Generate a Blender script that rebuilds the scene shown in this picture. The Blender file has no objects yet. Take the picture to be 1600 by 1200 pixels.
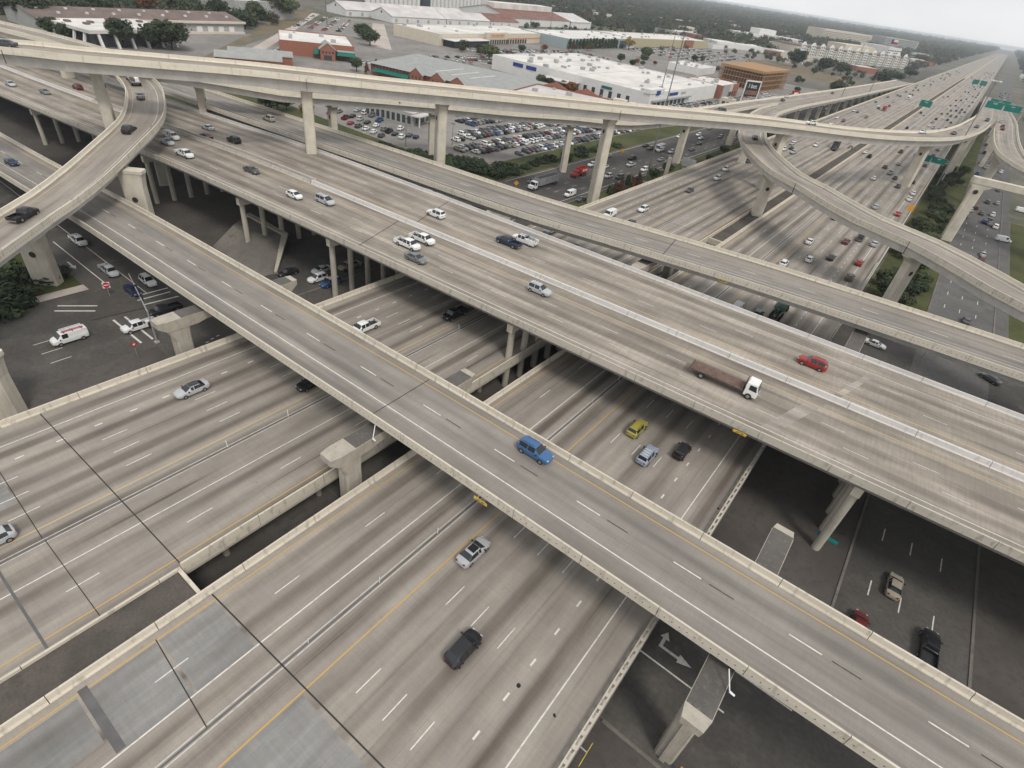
import bpy, math, random
from mathutils import Vector, Matrix
R = random.Random(11)
rad = math.radians

# ------------------------------------------------------------------ camera, sky, sun, exposure
scn = bpy.context.scene
col = scn.collection
cam = bpy.data.cameras.new('camera'); camo = bpy.data.objects.new('camera', cam); col.objects.link(camo)
cam.sensor_width = 36.0; cam.lens = 19.44; cam.clip_start = 0.5; cam.clip_end = 40000
HEAD, PITCH, ROLL = rad(32.76), rad(36.6), rad(8.9)
fw = Vector((-math.sin(HEAD)*math.cos(PITCH), math.cos(HEAD)*math.cos(PITCH), -math.sin(PITCH)))
r0 = Vector((math.cos(HEAD), math.sin(HEAD), 0)); u0 = r0.cross(fw)
rt = r0*math.cos(ROLL) + u0*math.sin(ROLL); up = u0*math.cos(ROLL) - r0*math.sin(ROLL)
mw = Matrix((rt, up, -fw)).transposed().to_4x4(); mw.translation = (0, 0, 62)
camo.matrix_world = mw
scn.camera = camo
SUN_EL, SUN_AZ = rad(52), rad(118)          # azimuth clockwise from +Y: veiled sun off to the right
w = bpy.data.worlds.new('World'); scn.world = w; w.use_nodes = True
nt = w.node_tree; nt.nodes.clear()
sky = nt.nodes.new('ShaderNodeTexSky'); sky.sky_type = 'NISHITA'; sky.sun_disc = False
sky.sun_elevation = SUN_EL; sky.sun_rotation = SUN_AZ; sky.air_density = 1.0; sky.dust_density = 3.0
tc = nt.nodes.new('ShaderNodeTexCoord')
mp = nt.nodes.new('ShaderNodeMapping'); mp.inputs['Scale'].default_value = (1.2, 1.2, 3.2)
cl = nt.nodes.new('ShaderNodeTexNoise'); cl.inputs['Scale'].default_value = 2.2; cl.inputs['Detail'].default_value = 5
cr = nt.nodes.new('ShaderNodeValToRGB')
cr.color_ramp.elements[0].position = 0.25; cr.color_ramp.elements[0].color = (6.0, 6.15, 6.35, 1)
cr.color_ramp.elements[1].position = 0.75; cr.color_ramp.elements[1].color = (8.1, 8.15, 8.2, 1)
mx = nt.nodes.new('ShaderNodeMix'); mx.data_type = 'RGBA'; mx.inputs[0].default_value = 0.88
bg = nt.nodes.new('ShaderNodeBackground'); bg.inputs['Strength'].default_value = 0.1
ow = nt.nodes.new('ShaderNodeOutputWorld')
L = nt.links.new
L(tc.outputs['Generated'], mp.inputs['Vector']); L(mp.outputs['Vector'], cl.inputs['Vector'])
L(cl.outputs['Fac'], cr.inputs['Fac']); L(sky.outputs['Color'], mx.inputs[6]); L(cr.outputs['Color'], mx.inputs[7])
L(mx.outputs[2], bg.inputs['Color']); L(bg.outputs['Background'], ow.inputs['Surface'])
sl = bpy.data.lights.new('sun', 'SUN'); sl.energy = 1.35; sl.angle = rad(14); sl.color = (1.0, 0.96, 0.9)
so = bpy.data.objects.new('sun', sl); col.objects.link(so)
sd = Vector((math.sin(SUN_AZ)*math.cos(SUN_EL), math.cos(SUN_AZ)*math.cos(SUN_EL), math.sin(SUN_EL)))
so.rotation_euler = sd.to_track_quat('Z', 'Y').to_euler(); so.location = sd*300
vs = scn.view_settings; vs.view_transform = 'Standard'; vs.look = 'None'; vs.exposure = 0.42; vs.gamma = 1; vs.use_curve_mapping = False
scn.cycles.use_denoising = True
scn.cycles.max_bounces = 6; scn.cycles.diffuse_bounces = 1; scn.cycles.glossy_bounces = 2
scn.cycles.transparent_max_bounces = 4; scn.cycles.volume_bounces = 0
scn.cycles.sample_clamp_indirect = 4.0

# ------------------------------------------------------------------ materials
MT = {}
class NT:
    def __init__(s, name, rough=0.8, metal=0.0, spec=0.3):
        m = bpy.data.materials.new(name); m.use_nodes = True
        s.m = m; s.t = m.node_tree; s.b = s.t.nodes['Principled BSDF']
        s.b.inputs['Roughness'].default_value = rough; s.b.inputs['Metallic'].default_value = metal
        s.b.inputs['Specular IOR Level'].default_value = spec
    def n(s, ty, **k):
        q = s.t.nodes.new(ty)
        for a, v in k.items(): setattr(q, a, v)
        return q
    def put(s, sock, v):
        if v is None: return
        if isinstance(v, bpy.types.NodeSocket): s.t.links.new(v, sock)
        else: sock.default_value = v
    def math(s, op, a, b=None, c=None, clamp=False):
        q = s.n('ShaderNodeMath', operation=op, use_clamp=clamp)
        for i, v in enumerate((a, b, c)): s.put(q.inputs[i], v)
        return q.outputs[0]
    def uv(s):
        q = s.n('ShaderNodeUVMap', uv_map='UVMap'); p = s.n('ShaderNodeSeparateXYZ'); s.t.links.new(q.outputs[0], p.inputs[0])
        return p.outputs[0], p.outputs[1]
    def vec(s, x, y, z=0.0):
        q = s.n('ShaderNodeCombineXYZ')
        for i, v in enumerate((x, y, z)): s.put(q.inputs[i], v)
        return q.outputs[0]
    def obj(s): return s.n('ShaderNodeTexCoord').outputs['Object']
    def geo(s): return s.n('ShaderNodeNewGeometry').outputs['Position']
    def noise(s, v, scale=1.0, detail=3.0, rough=0.55):
        q = s.n('ShaderNodeTexNoise'); s.put(q.inputs['Vector'], v)
        q.inputs['Scale'].default_value = scale; q.inputs['Detail'].default_value = detail; q.inputs['Roughness'].default_value = rough
        return q.outputs['Fac']
    def ramp(s, f, a, b, lo=0.0, hi=1.0, smooth=True):
        q = s.n('ShaderNodeMapRange', interpolation_type='SMOOTHSTEP' if smooth else 'LINEAR')
        s.put(q.inputs[0], f)
        for i, v in zip((1, 2, 3, 4), (a, b, lo, hi)): q.inputs[i].default_value = v
        return q.outputs[0]
    def mix(s, f, a, b, mode='MIX'):
        q = s.n('ShaderNodeMix', data_type='RGBA', blend_type=mode)
        s.put(q.inputs[0], f)
        for i, v in ((6, a), (7, b)):
            if isinstance(v, tuple) and len(v) == 3: v = (*v, 1)
            s.put(q.inputs[i], v)
        return q.outputs[2]
    def mul(s, c, f):
        q = s.n('ShaderNodeVectorMath', operation='SCALE'); s.put(q.inputs[0], c if not isinstance(c, tuple) else c[:3]); s.put(q.inputs['Scale'], f)
        return q.outputs[0]
    def color(s, c): s.put(s.b.inputs['Base Color'], (*c, 1) if isinstance(c, tuple) else c)
    def bump(s, h, d=0.02, st=0.4):
        q = s.n('ShaderNodeBump'); s.put(q.inputs['Height'], h); q.inputs['Distance'].default_value = d; q.inputs['Strength'].default_value = st
        s.t.links.new(q.outputs[0], s.b.inputs['Normal'])

def plain(name, c, rough=0.75, metal=0.0, var=0.18, scale=0.5, spec=0.3, emit=None):
    g = NT(name, rough, metal, spec)
    f = g.noise(g.geo(), scale, 4)
    g.color(g.mul(c, g.ramp(f, 0.25, 0.75, 1-var, 1+var, False)))
    if emit: g.b.inputs['Emission Color'].default_value = (*emit[0], 1); g.b.inputs['Emission Strength'].default_value = emit[1]
    MT[name] = g.m; return g.m

def road_mat(name, base, lane0, lw, oil=0.5, streak=0.25, tine=0.12, tint=(0.30, 0.24, 0.19), patch=0.12):
    """worn concrete: u runs across the carriageway, v along it (metres)"""
    g = NT(name, 0.85, 0, 0.25); u, v = g.uv()
    def nz(a, b, det=3, off=0.0): return g.noise(g.vec(g.math('MULTIPLY', u, a), g.math('MULTIPLY', v, b), off), 1.0, det)
    d = g.math('FRACT', g.math('DIVIDE', g.math('SUBTRACT', u, lane0), lw))
    d = g.math('ABSOLUTE', g.math('SUBTRACT', d, 0.5))
    d = g.math('ADD', d, g.ramp(nz(0.35, 0.012), 0.2, 0.8, -0.12, 0.12, False))
    wide = g.ramp(d, 0.05, 0.34, 1.0, 0.0); thin = g.ramp(d, 0.0, 0.1, 1.0, 0.0)
    lane_id = g.math('FLOOR', g.math('DIVIDE', g.math('SUBTRACT', u, lane0), lw))
    lv = g.noise(g.vec(g.math('MULTIPLY', lane_id, 7.31), g.math('MULTIPLY', v, 0.014)), 1.0, 2)
    brk = nz(0.5, 0.022, 3, 3.3)
    band = g.math('MULTIPLY', wide, g.ramp(lv, 0.32, 0.64, 0.15, 1.0))
    band = g.math('MULTIPLY', band, g.ramp(brk, 0.3, 0.62, 0.45, 1.0))
    band = g.math('MAXIMUM', band, g.math('MULTIPLY', thin, g.ramp(nz(0.2, 0.022, 3, 7.7), 0.42, 0.66, 0.0, 1.0)))
    band = g.math('MULTIPLY', band, g.ramp(v, 260, 750, 1.0, 0.45))
    smear = g.math('MULTIPLY', g.ramp(nz(1.7, 0.012, 3, 1.7), 0.55, 0.76), 0.4)
    n1 = nz(0.8, 0.008, 3); n2 = nz(0.22, 0.07, 4); n3 = nz(0.25, 2.6); n5 = nz(0.9, 0.35, 5, 5.5)
    n4 = g.noise(g.vec(u, v), 6.0, 3)
    k = g.ramp(n1, 0.3, 0.7, 1-streak, 1+streak*0.6, False)
    k = g.math('MULTIPLY', k, g.ramp(n2, 0.3, 0.7, 1-patch, 1+patch, False))
    k = g.math('MULTIPLY', k, g.ramp(g.math('MULTIPLY', n3, g.ramp(n2, 0.4, 0.65, 0.6, 1.35, False)), 0.2, 0.8, 1-tine, 1+tine*0.8, False))
    k = g.math('MULTIPLY', k, g.ramp(n5, 0.25, 0.75, 0.92, 1.07, False))
    k = g.math('MULTIPLY', k, g.ramp(n4, 0.2, 0.8, 0.92, 1.07, False))
    c = g.mul(base, k)
    dark = g.mul(tint, g.math('MULTIPLY', k, 0.40))
    c = g.mix(g.math('MULTIPLY', band, oil), c, dark)
    c = g.mix(g.math('MULTIPLY', smear, oil), c, dark)
    c = g.mix(g.ramp(nz(0.9, 0.9, 2, 9.1), 0.735, 0.79, 0.0, 0.45), c, (0.09, 0.08, 0.073))
    g.color(c); g.bump(n4, 0.01, 0.25)
    MT[name] = g.m; return g.m

def barrier_mat(name, base, dots=False, u0=1.0, grime=0.5):
    g = NT(name, 0.8, 0, 0.25); u, v = g.uv()
    n1 = g.noise(g.vec(g.math('MULTIPLY', u, 0.5), g.math('MULTIPLY', v, 1.3)), 1.0, 4)
    n2 = g.noise(g.vec(u, g.math('MULTIPLY', v, 0.12)), 1.0, 3)
    n3 = g.noise(g.vec(u, v), 5.0, 4)
    c = g.mul(base, g.math('MULTIPLY', g.ramp(n2, 0.3, 0.7, 0.88, 1.07, False), g.ramp(n3, 0.2, 0.8, 0.93, 1.05, False)))
    c = g.mix(g.ramp(n1, 0.52, 0.72, 0.0, grime), c, (0.25, 0.22, 0.18))
    if dots:
        a = g.math('SUBTRACT', g.math('FRACT', g.math('DIVIDE', v, 0.78)), 0.5)
        a = g.math('MULTIPLY', a, 0.78)
        b = g.math('SUBTRACT', u, u0)
        r = g.math('SQRT', g.math('ADD', g.math('MULTIPLY', a, a), g.math('MULTIPLY', b, b)))
        c = g.mix(g.ramp(r, 0.05, 0.1, 0.9, 0.0), c, (0.03, 0.028, 0.025))
    g.color(c); g.bump(n3, 0.01, 0.2)
    MT[name] = g.m; return g.m

def concrete_mat(name, base, streak=0.35, scale=1.0):
    g = NT(name, 0.85, 0, 0.25); p = g.geo(); q = g.n('ShaderNodeSeparateXYZ'); g.t.links.new(p, q.inputs[0])
    x, y, z = q.outputs
    n1 = g.noise(g.vec(g.math('MULTIPLY', x, 1.4*scale), g.math('MULTIPLY', y, 1.4*scale), g.math('MULTIPLY', z, 0.12)), 1.0, 4)
    n2 = g.noise(p, 0.35*scale, 5)
    n3 = g.noise(p, 4.0, 3)
    c = g.mul(base, g.math('MULTIPLY', g.ramp(n2, 0.3, 0.7, 0.85, 1.1, False), g.ramp(n3, 0.2, 0.8, 0.92, 1.06, False)))
    c = g.mix(g.ramp(n1, 0.52, 0.78, 0.0, streak), c, (0.2, 0.18, 0.155))
    g.color(c); g.bump(n3, 0.015, 0.2)
    MT[name] = g.m; return g.m

def paint_mat(name, c, worn, wear=0.5):
    g = NT(name, 0.7, 0, 0.3); u, v = g.uv()
    n = g.noise(g.vec(g.math('MULTIPLY', u, 2.0), g.math('MULTIPLY', v, 0.9)), 2.0, 4)
    g.color(g.mix(g.ramp(n, 0.45, 0.75, 0.0, wear), c, worn)); MT[name] = g.m

def ground_mat(name, a, b, c, s1=0.03, s2=0.5, rough=0.95):
    g = NT(name, rough, 0, 0.15); p = g.geo()
    n1 = g.noise(p, s1, 5); n2 = g.noise(p, s2, 5); n3 = g.noise(p, s2*7, 3)
    k = g.mix(g.ramp(n1, 0.38, 0.62), a, b)
    k = g.mix(g.ramp(n2, 0.45, 0.75, 0, 0.8), k, c)
    g.color(g.mul(k, g.ramp(n3, 0.2, 0.8, 0.8, 1.2, False))); g.bump(n3, 0.05, 0.4); MT[name] = g.m

def paint_car():
    g = NT('car_paint', 0.32, 0.0, 0.4)
    o = g.n('ShaderNodeObjectInfo'); n = g.noise(g.obj(), 3.0, 3)
    g.color(g.mul(o.outputs['Color'], g.ramp(n, 0.2, 0.8, 0.9, 1.05, False)))
    g.b.inputs['Coat Weight'].default_value = 0.12; g.b.inputs['Coat Roughness'].default_value = 0.15
    g.put(g.b.inputs['Roughness'], g.ramp(n, 0.3, 0.7, 0.28, 0.45, False)); MT['car_paint'] = g.m
paint_car()
def leaf_mat(name, a, b, hue=0.06):
    g = NT(name, 0.7, 0, 0.25); o = g.n('ShaderNodeObjectInfo'); n = g.noise(g.geo(), 0.55, 4)
    c = g.mix(g.ramp(n, 0.35, 0.68), a, b)
    c = g.mul(c, g.ramp(o.outputs['Random'], 0, 1, 0.6, 1.4, False))
    g.color(c); MT[name] = g.m
leaf_mat('leaf_dark', (0.022, 0.036, 0.017), (0.05, 0.07, 0.028))
leaf_mat('leaf_mid', (0.038, 0.055, 0.022), (0.085, 0.1, 0.04))
leaf_mat('leaf_red', (0.07, 0.03, 0.016), (0.13, 0.06, 0.025))
leaf_mat('leaf_rust', (0.10, 0.035, 0.012), (0.2, 0.075, 0.02))
leaf_mat('leaf_yellow', (0.16, 0.11, 0.02), (0.30, 0.2, 0.04))
leaf_mat('leaf_far', (0.026, 0.04, 0.022), (0.062, 0.074, 0.042))
leaf_mat('leaf_far_brown', (0.06, 0.045, 0.028), (0.09, 0.07, 0.042))
ground_mat('leaf_floor', (0.035, 0.045, 0.025), (0.05, 0.058, 0.035), (0.07, 0.07, 0.05), 0.004, 0.03)
plain('bark', (0.07, 0.055, 0.042), 0.9, var=0.3, scale=4)
CON = (0.385, 0.345, 0.30)
road_mat('road_ten', (0.305, 0.272, 0.233), -24.8, 3.68, oil=0.9, streak=0.13, tine=0.07, tint=(0.27, 0.22, 0.175))
road_mat('road_ten_left', (0.305, 0.272, 0.233), -60.6, 3.32, oil=0.95, streak=0.15, tine=0.07, tint=(0.27, 0.22, 0.175))
road_mat('road_loop_far', (0.315, 0.276, 0.23), -3.0, 3.65, oil=0.75, streak=0.24, tine=0.15, patch=0.15, tint=(0.28, 0.23, 0.18))
road_mat('road_loop', (0.315, 0.276, 0.23), 3.6, 3.87, oil=0.75, streak=0.24, tine=0.15, patch=0.15, tint=(0.28, 0.23, 0.18))
road_mat('road_ramp', (0.26, 0.237, 0.208), -4.35, 3.55, oil=0.4, streak=0.22, tine=0.06, tint=(0.24, 0.22, 0.2))
road_mat('road_fly', (0.305, 0.27, 0.23), -2.6, 5.2, oil=0.45, streak=0.22, tine=0.08, tint=(0.27, 0.24, 0.22))
road_mat('road_patch', (0.245, 0.237, 0.223), -38.9, 3.6, oil=0.3, streak=0.2, tine=0.1, patch=0.2)
road_mat('road_pale', (0.35, 0.312, 0.27), 3.6, 3.87, oil=0.55, streak=0.2, tine=0.1, patch=0.2)
barrier_mat('barrier', (0.60, 0.54, 0.44), grime=0.6)
barrier_mat('barrier_dots', (0.60, 0.545, 0.45), True, 0.62, 0.45)
barrier_mat('barrier_fly', (0.69, 0.63, 0.515), grime=0.2)
barrier_mat('barrier_old', (0.52, 0.475, 0.40), grime=0.7)
barrier_mat('barrier_white', (0.58, 0.55, 0.52), grime=0.35)
concrete_mat('concrete', (0.46, 0.42, 0.35), 0.5)
concrete_mat('concrete_pier', (0.58, 0.53, 0.435), 0.32)
concrete_mat('concrete_bent', (0.42, 0.38, 0.315), 0.65, 1.6)
concrete_mat('concrete_old', (0.36, 0.33, 0.28), 0.55)
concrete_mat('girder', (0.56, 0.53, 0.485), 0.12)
concrete_mat('girder_shaded', (0.26, 0.235, 0.21), 0.4)  # darker concrete for girders, underside shade put into the colour
concrete_mat('soiled_top', (0.115, 0.106, 0.095), 0.7, 1.5)
paint_mat('white_line', (0.66, 0.63, 0.57), (0.33, 0.3, 0.26), 0.65)
paint_mat('white_worn_dim', (0.58, 0.55, 0.5), (0.34, 0.31, 0.27), 0.85)
paint_mat('yellow_line', (0.55, 0.33, 0.075), (0.40, 0.32, 0.22), 0.5)
paint_mat('yellow_worn', (0.50, 0.36, 0.17), (0.40, 0.35, 0.29), 0.85)
paint_mat('black_line', (0.05, 0.048, 0.045), (0.15, 0.14, 0.13), 0.5)
plain('joint', (0.04, 0.036, 0.032), 0.9)
plain('tar', (0.12, 0.115, 0.112), 0.9, var=0.25)
ground_mat('asphalt', (0.072, 0.067, 0.061), (0.10, 0.093, 0.084), (0.12, 0.112, 0.10), 0.05, 0.25)
ground_mat('asphalt_pale', (0.115, 0.11, 0.104), (0.14, 0.134, 0.127), (0.09, 0.086, 0.08), 0.04, 0.2)
ground_mat('asphalt_lot', (0.20, 0.185, 0.168), (0.26, 0.24, 0.22), (0.16, 0.15, 0.14), 0.03, 0.2)
ground_mat('asphalt_median', (0.085, 0.074, 0.064), (0.11, 0.095, 0.082), (0.07, 0.062, 0.055), 0.12, 0.5)
ground_mat('street_concrete', (0.22, 0.205, 0.185), (0.27, 0.25, 0.225), (0.18, 0.17, 0.15), 0.04, 0.3)
ground_mat('dirt', (0.08, 0.071, 0.063), (0.105, 0.094, 0.084), (0.07, 0.063, 0.056), 0.09, 0.9)
ground_mat('grass', (0.045, 0.058, 0.02), (0.075, 0.082, 0.03), (0.10, 0.085, 0.045), 0.06, 0.8)
ground_mat('grass_dry', (0.19, 0.15, 0.10), (0.14, 0.12, 0.075), (0.11, 0.10, 0.055), 0.05, 0.5)
ground_mat('earth', (0.15, 0.135, 0.115), (0.09, 0.095, 0.065), (0.19, 0.17, 0.145), 0.008, 0.06)
ground_mat('paving_pale', (0.42, 0.36, 0.32), (0.48, 0.42, 0.37), (0.36, 0.31, 0.28), 0.05, 0.4)
ground_mat('slope_paving', (0.15, 0.135, 0.12), (0.20, 0.18, 0.155), (0.11, 0.10, 0.09), 0.15, 0.6)
def glass():
    g = NT('car_glass', 0.12, 0, 0.6); g.color((0.018, 0.021, 0.024)); MT['car_glass'] = g.m
    g = NT('window_glass', 0.15, 0, 0.5); g.color((0.05, 0.06, 0.065)); MT['window_glass'] = g.m
glass()
plain('tyre', (0.022, 0.022, 0.022), 0.9)
plain('rim', (0.35, 0.35, 0.36), 0.35, 0.7)
plain('trim_black', (0.03, 0.03, 0.032), 0.6)
plain('head_lamp', (0.5, 0.5, 0.5), 0.2, spec=0.6)
plain('tail_lamp', (0.2, 0.012, 0.01), 0.3, spec=0.6)
plain('brake_lamp', (0.5, 0.03, 0.02), 0.3, emit=((1, 0.08, 0.04), 1.2))
plain('steel', (0.30, 0.30, 0.31), 0.5, 0.5)
plain('pole_dark', (0.17, 0.17, 0.17), 0.6, 0.2)
plain('galv', (0.42, 0.42, 0.42), 0.55, 0.4)
plain('white_paint', (0.72, 0.72, 0.70), 0.5)
plain('sign_green', (0.0, 0.15, 0.115), 0.5)
plain('sign_white', (0.75, 0.75, 0.73), 0.5)
plain('sign_yellow', (0.62, 0.42, 0.06), 0.5)
plain('sign_orange', (0.75, 0.33, 0.02), 0.5)
plain('sign_red', (0.45, 0.02, 0.02), 0.5)
plain('ink', (0.02, 0.02, 0.02), 0.6)
plain('signal_red', (0.5, 0.02, 0.02), 0.3, emit=((1.0, 0.03, 0.02), 3.0))
plain('roof_white', (0.62, 0.59, 0.55), 0.8, var=0.22, scale=0.06)
plain('roof_grey', (0.30, 0.305, 0.29), 0.8, var=0.12, scale=0.3)
plain('roof_brown', (0.16, 0.12, 0.105), 0.85, var=0.25, scale=0.15)
plain('roof_rust', (0.19, 0.10, 0.075), 0.85, var=0.35, scale=0.12)
plain('roof_pale', (0.52, 0.49, 0.47), 0.8, var=0.2, scale=0.08)
plain('wall_white', (0.66, 0.65, 0.62), 0.8, var=0.08, scale=0.3)
plain('wall_cream', (0.58, 0.52, 0.42), 0.8, var=0.08)
plain('wall_brick', (0.28, 0.115, 0.075), 0.85, var=0.2, scale=2)
plain('wall_grey', (0.36, 0.36, 0.34), 0.8, var=0.1)
plain('wall_blue', (0.30, 0.36, 0.37), 0.8, var=0.08)
plain('wall_yellow', (0.40, 0.35, 0.22), 0.8, var=0.1)
plain('wall_orange', (0.70, 0.45, 0.26), 0.8, var=0.06)
plain('band_orange', (0.66, 0.2, 0.04), 0.8)
plain('wood', (0.34, 0.20, 0.1), 0.85, var=0.2, scale=0.6)
plain('wood_dark', (0.16, 0.085, 0.055), 0.85, var=0.3, scale=0.6)
plain('awning_green', (0.0, 0.13, 0.10), 0.7)
plain('flag_red', (0.45, 0.03, 0.03), 0.8); plain('flag_blue', (0.02, 0.05, 0.22), 0.8)
plain('rust', (0.13, 0.085, 0.065), 0.8, var=0.35, scale=1.5)
plain('mixer_green', (0.015, 0.085, 0.045), 0.45, var=0.2, scale=1)
plain('truck_red', (0.38, 0.04, 0.03), 0.45)
plain('teal', (0.0, 0.28, 0.26), 0.5)

# ------------------------------------------------------------------ mesh helpers
class MB:
    def __init__(s): s.v = []; s.f = []; s.u = []; s.m = []
    def face(s, pts, uv=None, m=0):
        i = len(s.v); s.v.extend([tuple(p) for p in pts]); s.f.append(tuple(range(i, i+len(pts))))
        s.u.append(uv or [(p[0], p[1]) for p in pts]); s.m.append(m)
    def box(s, x0, x1, y0, y1, z0, z1, m=0, top=None):
        p = [(x0,y0,z0),(x1,y0,z0),(x1,y1,z0),(x0,y1,z0),(x0,y0,z1),(x1,y0,z1),(x1,y1,z1),(x0,y1,z1)]
        for k, q in enumerate(((4,5,6,7),(3,2,1,0),(0,1,5,4),(1,2,6,5),(2,3,7,6),(3,0,4,7))):
            pts = [p[i] for i in q]
            uv = [(a[0], a[1]) for a in pts] if k < 2 else [(a[0]+a[1], a[2]) for a in pts]
            s.face(pts, uv, (top if (k == 0 and top is not None) else m))
        return s
    def rings(s, rings, m=0, cap=True, closed=True):
        """loft of rings with equal point counts"""
        base = len(s.v); n = len(rings[0])
        for r in rings: s.v.extend([tuple(p) for p in r])
        for i in range(len(rings)-1):
            for j in range(n if closed else n-1):
                a = base+i*n+j; b = base+i*n+(j+1) % n; c = b+n; d = a+n
                s.f.append((a, b, c, d)); s.u.append([(j, i), (j+1, i), (j+1, i+1), (j, i+1)]); s.m.append(m)
        if cap:
            s.f.append(tuple(base+j for j in reversed(range(n)))); s.u.append([(0, 0)]*n); s.m.append(m)
            s.f.append(tuple(base+(len(rings)-1)*n+j for j in range(n))); s.u.append([(0, 0)]*n); s.m.append(m)
        return s
    def tube(s, p0, p1, r0, r1=None, n=8, m=0):
        r1 = r0 if r1 is None else r1
        a, b = Vector(p0), Vector(p1); d = (b-a).normalized()
        e = d.orthogonal().normalized(); g = d.cross(e)
        rr = []
        for q, r in ((a, r0), (b, r1)):
            rr.append([q + (e*math.cos(t)+g*math.sin(t))*r for t in [2*math.pi*k/n for k in range(n)]])
        return s.rings(rr, m)
    def mesh(s, name, mats, smooth=None):
        me = bpy.data.meshes.new(name); me.from_pydata(s.v, [], s.f)
        ul = me.uv_layers.new(name='UVMap'); ul.data.foreach_set('uv', [c for f in s.u for p in f for c in p])
        for q in (mats if isinstance(mats, (list, tuple)) else [mats]): me.materials.append(MT[q])
        me.polygons.foreach_set('material_index', s.m)
        if smooth is not None:
            me.polygons.foreach_set('use_smooth', [True]*len(s.f)); me.set_sharp_from_angle(angle=rad(smooth))
        me.update(); return me
    def build(s, name, mats, parent=None, smooth=None, loc=None, rz=0.0):
        return link(name, s.mesh(name, mats, smooth), parent, loc, rz)
def link(name, me, parent=None, loc=None, rz=0.0, color=None):
    o = bpy.data.objects.new(name, me); col.objects.link(o)
    if parent is not None: o.parent = parent
    if loc is not None: o.location = loc
    if rz: o.rotation_euler = (0, 0, rz)
    if color: o.color = (*color, 1)
    return o
def tag(o, label, cat, group=None):
    o['label'] = label; o['category'] = cat
    if group: o['group'] = group
    return o
def thing(name, label, cat, loc=(0, 0, 0), rz=0.0, group=None):
    o = link(name, None, None, loc, rz); o.empty_display_size = 0.5
    return tag(o, label, cat, group)
def structure(o): o['kind'] = 'structure'; return o
def stuff(o): o['kind'] = 'stuff'; return o
def text(name, s, size, mat, parent, loc, rot, align='CENTER'):
    cu = bpy.data.curves.new(name, 'FONT'); cu.body = s; cu.size = size; cu.align_x = align; cu.align_y = 'CENTER'; cu.extrude = 0.01
    o = bpy.data.objects.new(name, cu); col.objects.link(o)
    dg = bpy.context.evaluated_depsgraph_get(); me = bpy.data.meshes.new_from_object(o.evaluated_get(dg))
    bpy.data.objects.remove(o); me.materials.clear(); me.materials.append(MT[mat])
    q = link(name, me, parent, loc); q.rotation_euler = rot; return q

# ------------------------------------------------------------------ paths and sweeps
class Path:
    def __init__(s, pts, step=5.0):
        P = [Vector(p) for p in pts]; out = []
        if len(P) == 2:
            n = max(1, int((P[1]-P[0]).length/step)); out = [P[0].lerp(P[1], i/n) for i in range(n+1)]
        else:
            E = [P[0]*2-P[1]] + P + [P[-1]*2-P[-2]]
            for i in range(1, len(E)-2):
                a, b, c, d = E[i-1:i+3]; n = max(1, int((c-b).length/step))
                for k in range(n):
                    t = k/n
                    out.append(0.5*((2*b)+(c-a)*t+(2*a-5*b+4*c-d)*t*t+(3*b-a-3*c+d)*t**3))
            out.append(P[-1])
        s.p = out; s.s = [0.0]
        for i in range(1, len(out)): s.s.append(s.s[-1]+(out[i]-out[i-1]).length)
        s.len = s.s[-1]; s.nrm = []
        for i in range(len(out)):
            t = out[min(i+1, len(out)-1)]-out[max(i-1, 0)]; t.z = 0; t.normalize()
            s.nrm.append(Vector((t.y, -t.x, 0)))          # right of travel
    def at(s, q):
        q = max(0.0, min(s.len, q)); lo, hi = 0, len(s.s)-1
        while hi-lo > 1:
            m = (lo+hi)//2
            if s.s[m] <= q: lo = m
            else: hi = m
        d = s.s[hi]-s.s[lo]; t = (q-s.s[lo])/d if d else 0
        return s.p[lo].lerp(s.p[hi], t), s.nrm[lo].lerp(s.nrm[hi], t).normalized(), q
    def frames(s, a=0.0, b=None):
        b = s.len if b is None else b
        return [s.at(a)] + [(s.p[i], s.nrm[i], s.s[i]) for i in range(len(s.p)) if a+0.05 < s.s[i] < b-0.05] + [s.at(b)]
    def near(s, x, y):
        i = min(range(len(s.p)), key=lambda k: (s.p[k].x-x)**2+(s.p[k].y-y)**2); return s.s[i]
def sweep(mb, fr, prof, m=0, cap=True, closed=True, u_off=False):
    n = len(prof); L_ = [0.0]
    for i in range(1, n+1):
        a, b = prof[i-1], prof[i % n]; L_.append(L_[-1]+math.hypot(b[0]-a[0], b[1]-a[1]))
    base = len(mb.v)
    for p, nr, q in fr:
        for o, dz in prof: mb.v.append((p.x+nr.x*o, p.y+nr.y*o, p.z+dz))
    for i in range(len(fr)-1):
        v0, v1 = fr[i][2], fr[i+1][2]
        for j in range(n if closed else n-1):
            a = base+i*n+j; b = base+i*n+(j+1) % n
            ua, ub = (prof[j][0], prof[(j+1) % n][0]) if u_off else (L_[j], L_[j+1])
            mb.f.append((a, b, b+n, a+n)); mb.u.append([(ua, v0), (ub, v0), (ub, v1), (ua, v1)]); mb.m.append(m)
    if cap and closed:
        mb.f.append(tuple(base+j for j in reversed(range(n)))); mb.u.append([(0, 0)]*n); mb.m.append(m)
        mb.f.append(tuple(base+(len(fr)-1)*n+j for j in range(n))); mb.u.append([(0, 0)]*n); mb.m.append(m)
    return mb
def stripe(mb, fr, o, wd, dz=0.012, m=0):
    return sweep(mb, fr, [(o+wd/2, dz), (o-wd/2, dz)], m, False, False)
def barrier_prof(o, side, h=0.92, drop=0.45):
    """side=+1: outer face at +offset o"""
    p = [(o, -drop), (o, h), (o-0.22*side, h), (o-0.30*side, 0.32), (o-0.46*side, 0.1), (o-0.46*side, -drop)]
    return p if side > 0 else p[:]
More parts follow.
